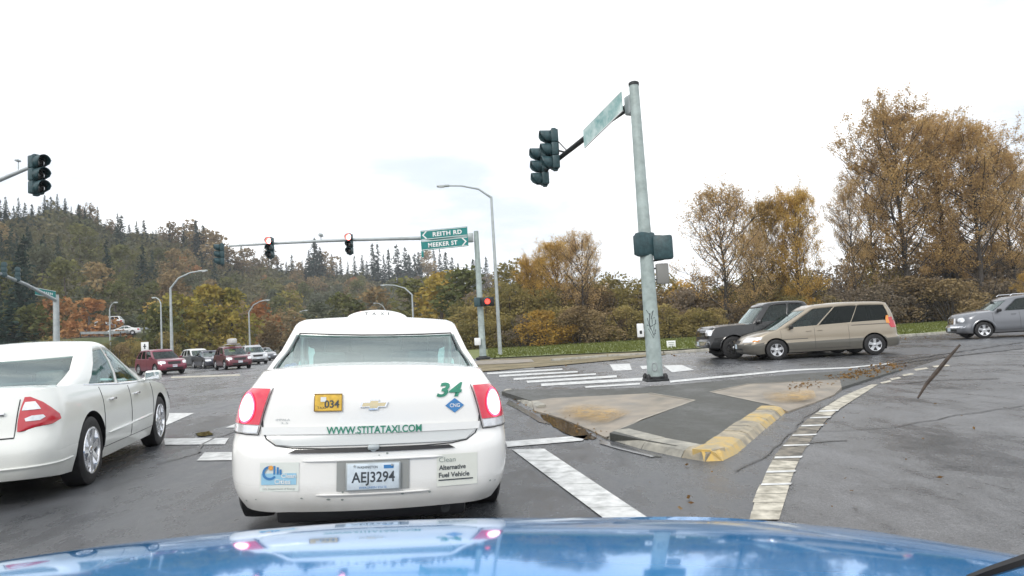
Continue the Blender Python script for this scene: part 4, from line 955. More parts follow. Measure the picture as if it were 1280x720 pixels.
# markings: children of one empty
mk = bpy.data.objects.new('road_markings', None); COL.objects.link(mk); mk['kind'] = 'structure'
def mark(pts, m=None, z=.0125, name='painted_stripe'): return sheet(name, gp(pts), m or mpaint, z, mk)
ns = 6
for i in range(ns):
    t0, t1 = i/ns+.0015, (i+1)/ns-.0015
    a = lambda t: (lerp(640, 756, t), lerp(563, 651, t)); b = lambda t: (lerp(680, 811, t), lerp(562, 650, t))
    mark([a(t0), b(t0), b(t1), a(t1)], mpaint, name='lane_line')
mark([(632, 553), (735, 545), (728, 552), (634, 560)], name='stop_line')
for q in ([(624, 469.3), (722, 464.2), (722, 466), (624, 471.6)], [(642, 473.2), (745, 467), (745, 469), (642, 475.6)], [(658, 476.5), (771, 469.6), (771, 472.3), (659, 479.2)],
          [(676, 480.2), (804, 472.6), (804, 476.3), (677, 483.2)], [(731, 483.4), (800, 479.2), (800, 481.5), (732, 485.5)], [(609, 466.3), (703, 461), (703, 462.8), (609, 468.4)],
          [(762, 456), (787, 455), (790, 463), (767, 464)], [(800, 458), (809, 457.5), (812, 461.5), (803, 462)], [(829, 457.4), (852, 456.6), (868, 463), (840, 466)],
          [(606, 463.4), (668, 459.6), (668, 460.8), (606, 464.8)]):
    mark(q, name='crosswalk_stripe')
mark([(837, 476.4), (990, 462.3), (1060, 459.5), (1116, 454), (1117, 455), (1062, 461), (991, 464.3), (838, 479)], name='edge_line')
for q in ([(190, 533), (205, 517), (243, 517), (204, 534)], [(205, 549), (286, 548.5), (281, 556.5), (206, 557)], [(256, 566.5), (330, 566), (330, 576), (246, 577)], [(282, 535.5), (320, 520), (340, 520), (320, 535)]):
    mark(q, name='crosswalk_stripe')
mark([(214, 471), (300, 468), (300, 470), (214, 473)], name='edge_line', m=mpaint2)
# curved edge line at the right, in worn pieces with cross rungs
Lp = [(935, 652), (945, 622), (958, 590), (972, 566), (990, 545), (1008, 526), (1030, 510), (1056, 495), (1090, 481)]
Rp = [(974, 652), (983, 622), (992, 592), (1004, 566), (1018, 546), (1032, 527), (1048, 513), (1070, 499), (1098, 481)]
cur = lambda L, t: (interp([(i/(len(L)-1), L[i][0]) for i in range(len(L))], t), interp([(i/(len(L)-1), L[i][1]) for i in range(len(L))], t))
nseg = 22; rd = random.Random(2)
for i in range(nseg):
    t0, t1 = i/nseg+.0008, (i+1)/nseg-.0008
    worn = .28 < t0 < .66
    j = rd.uniform(-2, 2)*(1-t0)
    lt0, lt1 = cur(Lp, t0), cur(Lp, t1)
    mark([(lt0[0]+j, lt0[1]), cur(Rp, t0), cur(Rp, t1), (lt1[0]+j*.6, lt1[1])], mrung if worn else mpaint2, name='edge_line_piece')
for y0 in (607, 591, 573, 558, 545, 533, 523, 514.5):
    k = lambda L, y: next(lerp(L[i][0], L[i+1][0], (y-L[i][1])/(L[i+1][1]-L[i][1])) for i in range(len(L)-1) if L[i][1] >= y >= L[i+1][1])
    th = 2.4 if y0 > 560 else 1.8
    mark([(k(Lp, y0)+1, y0), (k(Rp, y0)+3, y0-1), (k(Rp, y0)+1, y0-1+th), (k(Lp, y0), y0+th)], mpaint, .0165, 'edge_line_rung')
for y0, y1, x0, x1 in ((479, 476, 1100, 1112), (474, 472, 1112, 1124), (469, 467, 1127, 1140), (462, 460, 1142, 1158), (458, 456.5, 1165, 1185)): mark([(x0, y0), (x1, y1), (x1+3, y1+1.5), (x0+3, y0+2)], mpaint2, name='worn_dash')
# tar cracks and joints
def crack(pts, wd, seed=1, z=.0165):
    rnd = random.Random(seed); g = gp(pts); out = []
    for a, b in zip(g, g[1:]):
        k = max(2, int((b-a).length/.25))
        for i in range(k): out.append(a.lerp(b, i/k)+Vector((rnd.uniform(-.05, .05), rnd.uniform(-.05, .05), 0)))
    out.append(g[-1]); return strip(out, wd, mtar, z, mk, 'tar_crack')
crack([(1000, 480.5), (1040, 481.5), (1130, 480), (1180, 476), (1250, 474)], .05, 1)
crack([(915, 592), (950, 575), (985, 545), (1010, 520), (1045, 500)], .02, 2)
crack([(1092, 459), (1180, 447), (1280, 436)], .10, 4)
crack([(1010, 556), (1060, 552)], .04, 5); crack([(1018, 541), (1120, 536), (1200, 520), (1280, 508)], .018, 6)
crack([(200, 580), (250, 566), (262, 552), (305, 535)], .03, 7); crack([(1120, 452), (1280, 428)], .08, 9)
blob(gp([(243, 543), (262, 540), (268, 545), (250, 547)]), mwater, .0185, 'puddle', seed=11, jit=.2)
# ------------------------------------------------------------------ signals, masts, lamps, signs
def signal_head(name, label, loc, rz, lit=None, group=None, n=3, back=False):
    t = empty(name, loc, rz); tag(t, label, 'traffic light', group)
    mb = MB(); z0 = (n-1)*.355/2
    for i in range(n): mb.rbox((0, .0, z0-i*.355), (.34, .20, .35), .03)
    mb.rbox((0, .0, z0+.20), (.16, .12, .06), .02); mb.rbox((0, .0, -z0-.20), (.14, .12, .06), .02)
    mb.build('housing', [M['housing']], t)
    for i in range(n):
        z = z0-i*.355; on = lit == i
        l = MB(); l.lathe([(-.100, .148), (-.125, .12), (-.14, .06), (-.145, .001)], 20, 'y', (0, 0, z)); l.build('lens', [M['red_hot'] if on == True and lit is not None else M['lens_off']], t)
        v = MB(); ro, ri = [], []
        for yy, sw in ((-.10, PI*.93), (-.22, PI*.84), (-.33, PI*.62), (-.38, PI*.45)):
            ro.append([Vector((.165*math.sin(a), yy, z+.165*math.cos(a))) for a in [lerp(-sw, sw, k/16) for k in range(17)]])
        v.grid(ro); o = v.build('visor', [M['red_lit'] if False else M['housing']], t); m_ = o.modifiers.new('thickness', 'SOLIDIFY'); m_.thickness = .008
    if back:
        b = MB(); b.rbox((0, .06, 0), (.60, .01, n*.355+.26), .004); b.build('backplate', [M['black']], t)
    return t
def bracket(a, b, parent, r=.02): mb = MB(); mb.tube([a, b], r, 6); return mb.build('bracket', [M['darkmetal']], parent)
# near mast
pb = G(820, 482.5); PXX, PYY = pb.x, pb.y
mast = empty('signal_mast', (PXX, PYY, 0)); tag(mast, 'tall galvanised signal mast on the traffic island with graffiti scrawled on its shaft', 'signal pole')
TOPZ = P(790, 105, PYY).z
mb = MB(); mb.tube([(0, 0, z) for z in (.1, 2, 4, TOPZ-.02)], [.165, .15, .128, .105], 20); mb.build('shaft', [M['pole_paint']], mast)
mb = MB(); mb.lathe([(TOPZ-.04, .118), (TOPZ+.02, .118), (TOPZ+.05, .07), (TOPZ+.06, .001)], 16, 'z'); mb.build('cap', [M['darkmetal']], mast)
mb = MB(); mb.rbox((0, 0, .135), (.48, .48, .05), .01); mb.lathe([(.16, .19), (.19, .19), (.21, .17)], 16, 'z'); mb.build('base_plate', [M['darkmetal']], mast)
for sx in (-1, 1):
    for sy in (-1, 1):
        mb = MB(); mb.lathe([(.155, .05), (.22, .05), (.25, .035), (.27, .02)], 10, 'z', (sx*.18, sy*.18, 0)); mb.build('bolt_cover', [M['black']], mast)
dcam = Vector((-PXX, -PYY, 0)).normalized(); rot0 = math.atan2(dcam.x, -dcam.y)
def on_shaft(x, z, o=.004):   # x: metres round the shaft from the side that faces the stop line
    r = lerp(.165, .105, (z-.1)/(TOPZ-.1))+o; a = math.atan2(dcam.y, dcam.x)+x/r; return Vector((r*math.cos(a), r*math.sin(a), z))
mb = MB(); mb.tube([on_shaft(.05*math.cos(a), .42+.085*math.sin(a), .006) for a in [2*PI*i/16 for i in range(17)]], .012, 6)
mb.build('hand_hole', [M['galv']], mast)
rd = random.Random(12)
graf = [[(-.09, 1.62), (-.02, 1.5), (.06, 1.6), (.0, 1.42), (.08, 1.45)], [(-.08, 1.45), (-.03, 1.2), (.02, 1.42), (.04, 1.16), (.10, 1.40)], [(-.1, 1.3), (.0, 1.27), (.1, 1.33)], [(-.02, 1.55), (-.04, 1.3), (.03, 1.08), (.08, 1.12)], [(-.07, 1.22), (.02, 1.02), (.09, 1.2)]]
for gpth in graf:
    mb = MB(); mb.tube([on_shaft(x, z, .002) for x, z in gpth], .009, 5); mb.build('graffiti', [M['dark_ink']], mast)
# arm, receding to the left
A0 = Vector((PXX, PYY, P(785, 128, PYY).z)); A1 = P(672, 221, 18.9)
adir = (A1-A0); loc_ = lambda v: v-Vector((PXX, PYY, 0))
mb = MB(); mb.tube([loc_(A0+adir*.03), loc_(A0+adir*.3+Vector((0, 0, .06))), loc_(A0+adir*.7+Vector((0, 0, .05))), loc_(A1)], [.085, .075, .062, .05], 12); mb.build('mast_arm', [M['darkmetal']], mast)
mb = MB(); mb.rbox(loc_(A0+adir*.035), (.20, .22, .42), .03, Matrix.Rotation(math.atan2(-adir.x, adir.y), 3, 'Z')); mb.build('arm_flange', [M['galv']], mast)
fz = math.atan2(-adir.y, -adir.x); face_rz = math.radians(-82)
h1 = P(693, 187, 17.6); h2 = P(680, 208, 18.55)
signal_head('traffic_light', 'dark three-section traffic light nearer the mast, seen side-on with hoods pointing left', h1, face_rz, group='side-on signal heads on the near mast arm')
signal_head('traffic_light', 'dark three-section traffic light at the tip of the near mast arm, lower-left of two', h2, face_rz, group='side-on signal heads on the near mast arm')
for hh_, ty in ((h1, .62), (h2, .92)):
    q = A0+adir*ty; bracket(loc_(q), loc_(Vector((hh_.x, hh_.y, hh_.z))), mast, .025); bracket(loc_(q+Vector((.0, 0, .02))), loc_(Vector((hh_.x, hh_.y, hh_.z+.36))), mast, .016)
# its street name sign, seen edge-on
sdn = Vector((adir.y, -adir.x, 0)).normalized()
sa, sb_ = P(777.5, 126.5, 14.3), P(730, 174, 15.7)
sgn = empty('street_sign', sa); tag(sgn, 'long green street name sign seen at a glancing angle on the near mast arm', 'street sign')
dd = sb_-sa; dn = Vector((dd.y, -dd.x, 0)).normalized()
def slab(parent, o, u, h, n, th, m, name, z=Vector((0, 0, 1))):
    mb = MB(); c = [o-z*h/2, o+u-z*h/2, o+u+z*h/2, o+z*h/2]; mb.grid([[p-n*th/2 for p in c]+[c[0]-n*th/2], [p+n*th/2 for p in c]+[c[0]+n*th/2]]); mb.poly([p+n*th/2 for p in c]); mb.poly([p-n*th/2 for p in c][::-1]); return mb.build(name, [m], parent, smooth=False)
glint = mat('sign_sheet_glints', (.10, .30, .29), .18, 0, .6, col2=(.62, .74, .72), vscale=2.2, detail=10, bump=.1)  # pale mottling puts glints and reflections into the green sheet's colour
slab(sgn, Vector((0, 0, 0)), dd, .45, dn, .02, glint, 'sign_panel')
for zz in (-.215, .215): slab(sgn, Vector((0, 0, zz)), dd, .02, dn, .028, M['white_sign'], 'sign_border')
# pedestrian heads, grey box, push button sign
def ped_head(name, px, py, rz, lab, label=None):
    c = P(px, py, PYY-.05); t = empty(name, c, rz); tag(t, lab, 'pedestrian signal', 'pedestrian signals on the near mast')
    mb = MB(); mb.rbox((0, 0, 0), (.42, .22, .52), .05); mb.build('housing', [M['housing']], t)
    mb = MB(); mb.rbox((0, .14, .0), (.36, .10, .44), .03); mb.build('visor_box', [M['housing']], t); return c
c1 = ped_head('pedestrian_signal', 806.5, 305.5, math.radians(28), 'dark green pedestrian signal in front of the shaft of the near mast')
c2 = ped_head('pedestrian_signal', 828.5, 309.5, math.radians(-12), 'dark green pedestrian signal standing off the right side of the near mast')
for c in (c1, c2):
    for dz in (-.28, .28): bracket(loc_(Vector((c.x, c.y, c.z+dz*.9))), Vector((0.02, 0, c.z+dz)), mast, .022)
bx = P(828, 342, PYY); mb = MB(); mb.rbox((0, 0, 0), (.27, .10, .44), .03); bo = mb.build('control_box', [mat('box_grey', (.22, .22, .21), .5)], None); bo.location = bx; tag(bo, 'pale grey box bracketed to the near mast under the pedestrian signals', 'control box')
mb = MB(); mb.tube([(bx.x-PXX-.14, 0, bx.z+.12), (0, 0, bx.z+.12)], .02, 6); mb.tube([(bx.x-PXX-.14, 0, bx.z-.12), (0, 0, bx.z-.12)], .02, 6); mb.build('bracket', [M['darkmetal']], mast)['kind'] = 'stuff'
pbp = P(800.5, 413, PYY-.1); mb = MB(); mb.rbox((0, 0, 0), (.14, .07, .29), .015); pbo = mb.build('push_button_sign', [M['white_sign']], None); pbo.location = pbp; tag(pbo, 'small white crossing push button plate on the left side of the near mast', 'push button sign')
mb = MB(); mb.rbox((0, -.037, -.04), (.05, .012, .07), .005); mb.build('button', [M['black']], pbo)
mb = MB(); mb.box((pbp.x-PXX+.09, 0, pbp.z), (.12, .04, .06)); mb.build('bracket', [M['galv']], mast, smooth=False)
# far mast with two red signals and the sign panel
fb = G(604, 449.5); FYY = fb.y
fm = empty('signal_mast', (fb.x, FYY, 0)); tag(fm, 'far galvanised signal mast at the corner kerb, holding green street signs on its long arm', 'signal pole')
L_ = lambda v: v-Vector((fb.x, FYY, 0))
ftz = P(592, 289, FYY).z
mb = MB(); mb.tube([(0, 0, z) for z in (.05, 3, ftz)], [.19, .165, .13], 14); mb.build('shaft', [M['pole_paint']], fm)
mb = MB(); mb.rbox((0, 0, .08), (.75, .6, .12), .02); mb.lathe([(.1, .26), (.2, .24)], 12, 'z'); mb.build('base_plate', [M['darkmetal']], fm)
F0 = P(591, 297, FYY); F1 = P(286, 307.5, FYY-2.3)
mb = MB(); mb.tube([L_(F0.lerp(F1, t)+Vector((0, 0, .10*math.sin(PI*t)))) for t in [i/8 for i in range(9)]], [lerp(.12, .055, i/8) for i in range(9)], 10); mb.build('mast_arm', [M['galv']], fm)
mb = MB(); mb.rbox(L_(F0.lerp(F1, .012)), (.35, .35, .5), .04); mb.build('arm_flange', [M['galv']], fm)
def arm_at(px): t = (591-px)/(591-286); p = F0.lerp(F1, t); return p+Vector((0, -.22, .10*math.sin(PI*t)))
for px, lab, lit in ((434, 'traffic light with lit red top lens, right-hand one on the far mast arm', 0), (338, 'traffic light with lit red top lens, left-hand one on the far mast arm', 0)):
    p = arm_at(px); t = signal_head('traffic_light', lab, (p.x, p.y-.1, p.z-.28), math.radians(-2), lit, 'signal heads on the far mast arm')
    v = [c for c in t.children if c.name.startswith('visor')][0]
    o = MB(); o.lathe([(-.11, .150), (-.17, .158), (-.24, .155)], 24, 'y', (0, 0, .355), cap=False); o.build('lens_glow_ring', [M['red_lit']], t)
    # the emissive ring paints the lamp's red glow round the lens
p = arm_at(281); signal_head('traffic_light', 'dark side-on traffic light at the very tip of the far mast arm', (p.x-.05, p.y, p.z-.45), math.radians(-60), None, 'signal heads on the far mast arm')
p = arm_at(397); mb = MB(); mb.rbox((0, 0, 0), (.16, .40, .14), .02); mb.tube([(0, 0, -.07), (0, 0, -.30)], .025, 6); mb.lathe([(-.22, .06), (-.26, .06)], 10, 'y', (0, 0, 0)); o = mb.build('detection_camera', [M['galv']], None); o.location = (p.x, p.y+.2, p.z+.32); tag(o, 'small camera standing on top of the far mast arm between the two red lights', 'camera')
# street signs: two stacked panels
SY = FYY-1.0
def sign_panel(tl, tr, br, bl, txt, left, label, dx=0, dy=-.12):
    a, b, c, d = [P(x, y, SY) for x, y in (tl, tr, br, bl)]; t = empty('street_sign', a); tag(t, label, 'street sign', 'street signs on the far mast')
    q = [p-a for p in (a, b, c, d)]
    n = Vector((0, 1, 0)); mb = MB(); mb.grid([q+[q[0]], [p+n*.04 for p in q]+[q[0]+n*.04]]); mb.poly(q); mb.poly([p+n*.04 for p in q][::-1]); mb.build('sign_panel', [M['green_sign']], t, smooth=False)
    f = lambda u, v: q[3].lerp(q[2], u).lerp(q[0].lerp(q[1], u), v)+Vector((0, -.012, 0))
    mb = MB()
    for u0, v0, u1, v1 in ((.015, .05, .985, .10), (.015, .90, .985, .95)): mb.quad(f(u0, v0), f(u1, v0), f(u1, v1), f(u0, v1)); 
    mb.build('sign_border', [M['white_sign']], t, smooth=False)['kind'] = 'stuff'
    put_text(txt, .62, .46, lambda x, y: f((.57 if left else .46)+x, .5+y), M['white_sign'], t, bold=.03, spacing=1.1)
    mb = MB(); s_ = 1 if left else -1; e = .03 if left else .97
    for v1 in (.88, .12): mb.quad(f(e, .5), f(e+s_*.075, v1), f(e+s_*.11, v1), f(e+s_*.035, .5))
    mb.build('arrow', [M['white_sign']], t, smooth=False)
sign_panel((525.5, 288.5), (584, 283), (584.5, 294.5), (526, 300.5), 'REITH RD', True, 'green REITH RD street sign with a left arrow, upper one on the far mast arm')
sign_panel((526, 301.5), (585, 295.5), (585.5, 307.5), (527, 313.5), 'MEEKER ST', False, 'green MEEKER ST street sign with a right arrow, below the REITH RD sign')
mb = MB(); a = P(528, 314, SY); mb.rbox((0, 0, -.16), (.12, .05, .34), .01); o = mb.build('sign_bracket', [M['green_sign']], fm); o.location = L_(a)
# red signal on the far shaft
p = P(608, 377, FYY-.4); t = signal_head('traffic_light', 'short traffic light glowing red on the shaft of the far mast', (p.x+.05, p.y, p.z), math.radians(5), None, None, n=1)
mb = MB(); mb.lathe([(-.15, .145), (-.165, .10), (-.17, .001)], 18, 'y'); mb.build('red_lens', [M['red_lit']], t)
mb = MB(); mb.rbox((0, .10, 0), (.75, .05, .50), .02); mb.build('backplate', [M['black']], t)
mb = MB(); mb.rbox((-.55, .0, 0), (.34, .2, .5), .03); mb.build('side_housing', [M['housing']], t)
p = P(597, 427, FYY-.3); mb = MB(); mb.rbox((0, 0, 0), (.34, .2, .40), .03); o = mb.build('push_button_box', [M['white_sign']], None); o.location = p; tag(o, 'pale push button box low on the shaft of the far mast', 'push button box')
# signal at top left on an arm from beyond the frame
s0 = P(45, 219, 18.0); signal_head('traffic_light', 'dark three-section traffic light hanging at the top left of the scene', s0, math.radians(68))
lm = empty('signal_mast', (-19.5, 21.5, 0)); tag(lm, 'signal mast beyond the left edge, only its arm reaching into view', 'signal pole')
E0 = Vector((-19.5, 21.5, P(-260, 290, 20.5).z)); E1 = P(38, 209, 18.05); Lm = lambda v: v-Vector((-19.5, 21.5, 0))
mb = MB(); mb.tube([Lm(E0), Lm(E0.lerp(E1, .5)+Vector((0, 0, .25))), Lm(E1)], [.10, .075, .045], 10); mb.build('mast_arm', [M['galv']], lm)
mb = MB(); mb.tube([(0, 0, 0), (0, 0, E0.z+.4)], [.19, .13], 12); mb.build('shaft', [M['pole_paint']], lm)
p = P(23, 212, 18.2); mb = MB(); mb.tube([(0, 0, 0), (0, 0, .22)], .012, 6); mb.rbox((0, -.02, .25), (.09, .16, .06), .02); o = mb.build('detection_camera', [M['galv']], None); o.location = p; tag(o, 'tiny sensor standing on the arm beside the top left traffic light', 'camera')
# left mast with the green sign and arm coming nearer
q = P(70, 372, 57); lb = Vector((q.x, q.y, 0)); m2 = empty('signal_mast', lb); tag(m2, 'signal mast behind the white sedan with a green sign where its arm begins', 'signal pole')
mb = MB(); mb.tube([(0, 0, 0), (0, 0, q.z+.25)], [.28, .22], 12); mb.build('shaft', [M['galv']], m2)
e1 = P(-12, 337, 47)-lb; mb = MB(); mb.tube([(0, 0, q.z-.25), Vector((0, 0, q.z-.25)).lerp(e1, .5)+Vector((0, 0, .15)), e1], [.16, .13, .10], 10); mb.build('mast_arm', [M['galv']], m2)
for px, py in ((22, 343), (5, 337)):
    h = P(px, py, 48.5 if px < 10 else 50.5); signal_head('traffic_light', 'dark traffic light on the arm behind the white sedan, %s' % ('nearer its green sign' if px > 10 else 'at the left edge'), h, math.radians(-150), None, 'signal heads on the left mast arm')
a, b = P(44, 364, 54.6), P(69.5, 368.5, 56.6); ss = empty('street_sign', a); tag(ss, 'small green street sign on the mast arm behind the white sedan', 'street sign', None)
dn2 = Vector(((b-a).y, -(b-a).x, 0)).normalized(); slab(ss, Vector((0, 0, 0)), b-a, .62, dn2, .04, M['green_sign'], 'sign_panel')
for zz in (-.29, .29): slab(ss, Vector((0, 0, zz)), b-a, .035, dn2, .06, M['white_sign'], 'sign_border')
mb = MB()
rg = random.Random(4)
for k in range(8):
    u = .12+k*.095; c = (b-a)*u - dn2*(-.03) + Vector((0, 0, -.08)); c2 = c+(b-a)*.045
    for s_ in (1, -1): mb.quad(c-dn2*.03*(1+s_), c2-dn2*.03*(1+s_), c2-dn2*.03*(1+s_)+Vector((0, 0, .18)), c-dn2*.03*(1+s_)+Vector((0, 0, .18)))
mb.build('sign_legend', [M['white_sign']], ss, smooth=False)['kind'] = 'stuff'
# street lamps
def street_lamp(base_px, head, dist, label, top=None, r=.11, group='street lamps along the roads'):
    pt_, hp = P(top[0], top[1], dist), P(head[0], head[1], dist)
    b = Vector((pt_.x + (0 if base_px is None else 0), dist, 0)); t = empty('street_lamp', b); tag(t, label, 'street lamp', group)
    mb = MB(); mb.tube([(0, 0, 0), (0, 0, pt_.z*.5), (0, 0, pt_.z)], [r, r*.8, r*.6], 10); mb.build('pole', [M['galv']], t)
    d = hp-pt_; d.y = 0
    mb = MB(); mb.tube([(0, 0, pt_.z-.05), Vector((d.x*.25, 0, pt_.z+d.z*.62)), Vector((d.x*.6, 0, pt_.z+d.z*.93)), Vector((d.x*.9, 0, pt_.z+d.z))], [r*.6, r*.5, r*.42, r*.4], 8); mb.build('arm', [M['galv']], t)
    mb = MB(); mb.rbox((d.x*.97, 0, pt_.z+d.z), (max(.5, abs(d.x)*.26), .26, .14), .05); hd_ = mb.build('lamp_head', [M['galv']], t)
    mb = MB(); mb.rbox((d.x*1.0, 0, pt_.z+d.z-.08), (.34, .20, .07), .03); mb.build('lamp_glass', [M['lamp_glass']], hd_)
street_lamp(None, (552, 232.5), 42.5, 'tallest street lamp, its long arm reaching left over the far mast signs', (614, 246), .13)
street_lamp(None, (255, 338.5), 61, 'street lamp rising behind the maroon sport utility vehicle, arm bent right', (213, 360), .16)
street_lamp(None, (145, 378), 92, 'small street lamp by the hill road above the white sedan roof', (137, 386), .14)
street_lamp(None, (335, 375), 95, 'street lamp left of the taxi roof with its arm bent right', (311, 390), .15)
street_lamp(None, (479, 356.5), 90, 'street lamp just over the taxi roof with its arm bent left', (515, 368), .17)
street_lamp(None, (383, 388), 130, 'tiny street lamp farthest away, left over the taxi roof', (368, 397), .15)
street_lamp(None, (468, 379), 125, 'tiny street lamp low over the middle of the taxi roof', (482, 388), .15)
street_lamp(None, (192, 372), 84, 'small street lamp head left of the yellow trees', (201, 379), .14)
# small roadside signs
def small_sign(px, py, dist, w_, h_, label, pole=True, m=None):
    c = P(px, py, dist); t = empty('roadside_sign', (c.x, c.y, 0)); tag(t, label, 'sign')
    mb = MB(); mb.rbox((0, 0, c.z), (w_, .03, h_), .01); mb.build('sign_panel', [m or M['white_sign']], t)
    for sx in (-1, 1): mb = MB(); mb.tube([(sx*w_*.4, .03, 0), (sx*w_*.4, .03, c.z)], .02, 6); mb.build('post', [M['darkmetal']], t)
    return t, c
t, c = small_sign(839, 430.5, 37, .50, .42, 'little white yard sign standing in the verge left of the black pickup')
for k, zz in enumerate((.10, 0, -.09)): mb = MB(); mb.box((0, -.022, c.z+zz), (.34-.08*k, .006, .03)); mb.build('print_line', [M['grey_ink']], t, smooth=False)
t, c = small_sign(181, 433, 66, .75, .85, 'square white roadside sign between the white sedan and the maroon sport utility vehicle')
mb = MB(); mb.box((0, -.022, c.z), (.12, .006, .5)); mb.box((0, -.022, c.z), (.3, .006, .09)); mb.build('sign_symbol', [M['dark_ink']], t, smooth=False)
# ------------------------------------------------------------------ own car: hood, nose, wiper
blue = mat('metallic_blue_paint', (.06, .33, .74), .07, .38, .5, coat=.25, var=.05, vscale=3)
own = empty('blue_car', (0, 0, 0)); tag(own, 'glossy blue hood of the car the view is taken from, mirroring the taxi', 'car')
SILP = [(-420, 800), (-260, 762), (-120, 738), (0, 712), (130, 684), (330, 661), (480, 651), (640, 647), (870, 648.5), (1000, 656), (1150, 679), (1280, 702), (1420, 735), (1560, 775), (1700, 815)]
SILD = [(-420, .95), (-120, 1.25), (0, 1.40), (130, 1.55), (330, 1.70), (640, 1.78), (870, 1.77), (1000, 1.72), (1150, 1.58), (1280, 1.42), (1420, 1.22), (1700, .95)]
rows = []; NI = 96; NJ = 26
top_cols = []
for i in range(NI+1):
    px = lerp(-420, 1700, i/NI); py = sinterp(SILP, px); D = sinterp(SILD, px)
    e = P(px, py, D); sl0 = math.tan(math.radians(14.5)); col = []
    for j in range(NJ+1):
        s_ = (j/NJ)**1.3; yb = .62; y = lerp(e.y, yb, s_); u = e.y-y
        z = e.z + sl0*u - .145*u*u*(1.1/max(.6, e.y-.62+.3))
        xx = e.x*(1+.10*s_)
        if px > 700:
            f = min(1, (px-700)/150); u0 = .035+.03*min(1, (px-700)/500); z += .006*f*(math.exp(-((u-u0)/.012)**2) - .9*math.exp(-((u-u0-.03)/.014)**2))
        col.append(Vector((xx, y, z)))
    nose = []
    for k in range(1, 9):
        a = k/8; nose.append(Vector((e.x*(1+.01*a), e.y+.16*math.sin(a*PI/2), e.z-.04*a-.18*(1-math.cos(a*PI/2))-.28*max(0, a-.55))))
    top_cols.append(col[::-1]+nose)
mb = MB(); mb.grid(top_cols); hood = mb.build('hood', [blue], own, ang=60, recalc=True)
hx0, hx1 = top_cols[0][0], top_cols[-1][0]
# front bumper, sides and wheels below the hood
mb = MB(); rws = []
for dz, dy in ((0, 0), (-.12, .05), (-.28, .07), (-.40, .0)): rws.append([Vector((c[-1].x*1.0, c[-1].y+dy, c[-1].z+dz)) for c in top_cols])
mb.grid(rws); mb.build('front_bumper', [blue], own, ang=60)
ob = dict(W=1.9, R=.33, wr=-1, wf=0); OB = type('O', (), ob)()
for sg in (-1, 1): make_wheel(OB, own, .75, sg, 5, .215, 'alloy')
# wiper arm tip at the lower right
mb = MB(); mb.tube([P(1212, 724, .62), P(1245, 712, .60), P(1292, 697, .585)], [.004, .0045, .005], 6); mb.build('wiper_arm', [M['black']], own)
mb = MB(); pts = [P(x, y, .56) for x, y in ((1147, 498), (1158, 480), (1170, 466), (1184, 449), (1200, 431))]
mb.tube(pts, [.0008, .0015, .0019, .0016, .0009], 6); o = mb.build('twig', [mat('wet_twig', (.05, .035, .025), .4, var=.4, vscale=200)], None); tag(o, 'thin dark twig stuck to the windscreen in front of the right-hand lane', 'twig')
# ------------------------------------------------------------------ trees
FOL = dict(
    conifer=foliage('conifer_needles', [(.020, .040, .034), (.034, .058, .048), (.055, .082, .062)], .5, .1),
    olive=foliage('olive_leaves', [(.10, .115, .045), (.16, .165, .065), (.23, .22, .09)], .35),
    brown=foliage('brown_leaves', [(.17, .125, .07), (.25, .185, .10), (.33, .25, .13)], .35),
    grey=foliage('grey_green_leaves', [(.10, .115, .075), (.15, .16, .105), (.21, .215, .145)], .35),
    orange=foliage('orange_leaves', [(.26, .12, .05), (.38, .18, .08), (.44, .26, .12)], .4),
    yellow=foliage('yellow_leaves', [(.22, .21, .06), (.36, .29, .075), (.48, .33, .09)], .4),
    cotton=foliage('cottonwood_leaves', [(.42, .28, .12), (.58, .40, .18), (.70, .52, .28)], .5, .45),
    gold=foliage('golden_leaves', [(.36, .24, .07), (.54, .35, .09), (.64, .44, .14)], .5, .45),
    thicket=foliage('thicket_leaves', [(.19, .17, .07), (.30, .25, .095), (.42, .33, .14)], .45, .35),
    bare=foliage('bare_twigs', [(.16, .13, .095), (.24, .195, .14), (.33, .265, .19)], .8, .3))
def leafquad(V, Fc, p, s, rnd, flat=.0):
    a = Vector((rnd.gauss(0, 1), rnd.gauss(0, 1), rnd.gauss(0, 1)*(1-flat))).normalized(); b = a.cross(Vector((rnd.gauss(0, 1), rnd.gauss(0, 1), rnd.gauss(0, 1)))).normalized()
    n = len(V); w_ = s*rnd.uniform(.5, 1); h = s*rnd.uniform(.35, .8)
    V += [p-a*w_*.5, p+b*h*.5, p+a*w_*.5, p-b*h*.5]; Fc.append((n, n+1, n+2, n+3))
def mk_mesh(name, V, Fc, m):
    me = bpy.data.meshes.new(name); me.from_pydata([tuple(v) for v in V], [], Fc); me.materials.append(m); me.update(); return me
def crown_blob(rnd, h, r, nl, nq, qs, low=.15):      # broadleaf crown of lumps
    V, Fc = [], []
    lumps = []
    for i in range(nl):
        t = rnd.uniform(low, .95); env = math.sin(PI*min(1, (t*.93+.07))**.75)**.7
        a = rnd.uniform(0, 2*PI); rr_ = r*env*rnd.uniform(.35, .85); lumps.append((Vector((rr_*math.cos(a), rr_*math.sin(a), h*t)), r*rnd.uniform(.22, .42)))
    for i in range(nq):
        c, lr = rnd.choice(lumps); d = Vector((rnd.gauss(0, 1), rnd.gauss(0, 1), rnd.gauss(0, 1)+.25)).normalized()
        leafquad(V, Fc, c+d*lr*rnd.uniform(.65, 1.08), qs*rnd.uniform(.6, 1.3), rnd)
    return V, Fc
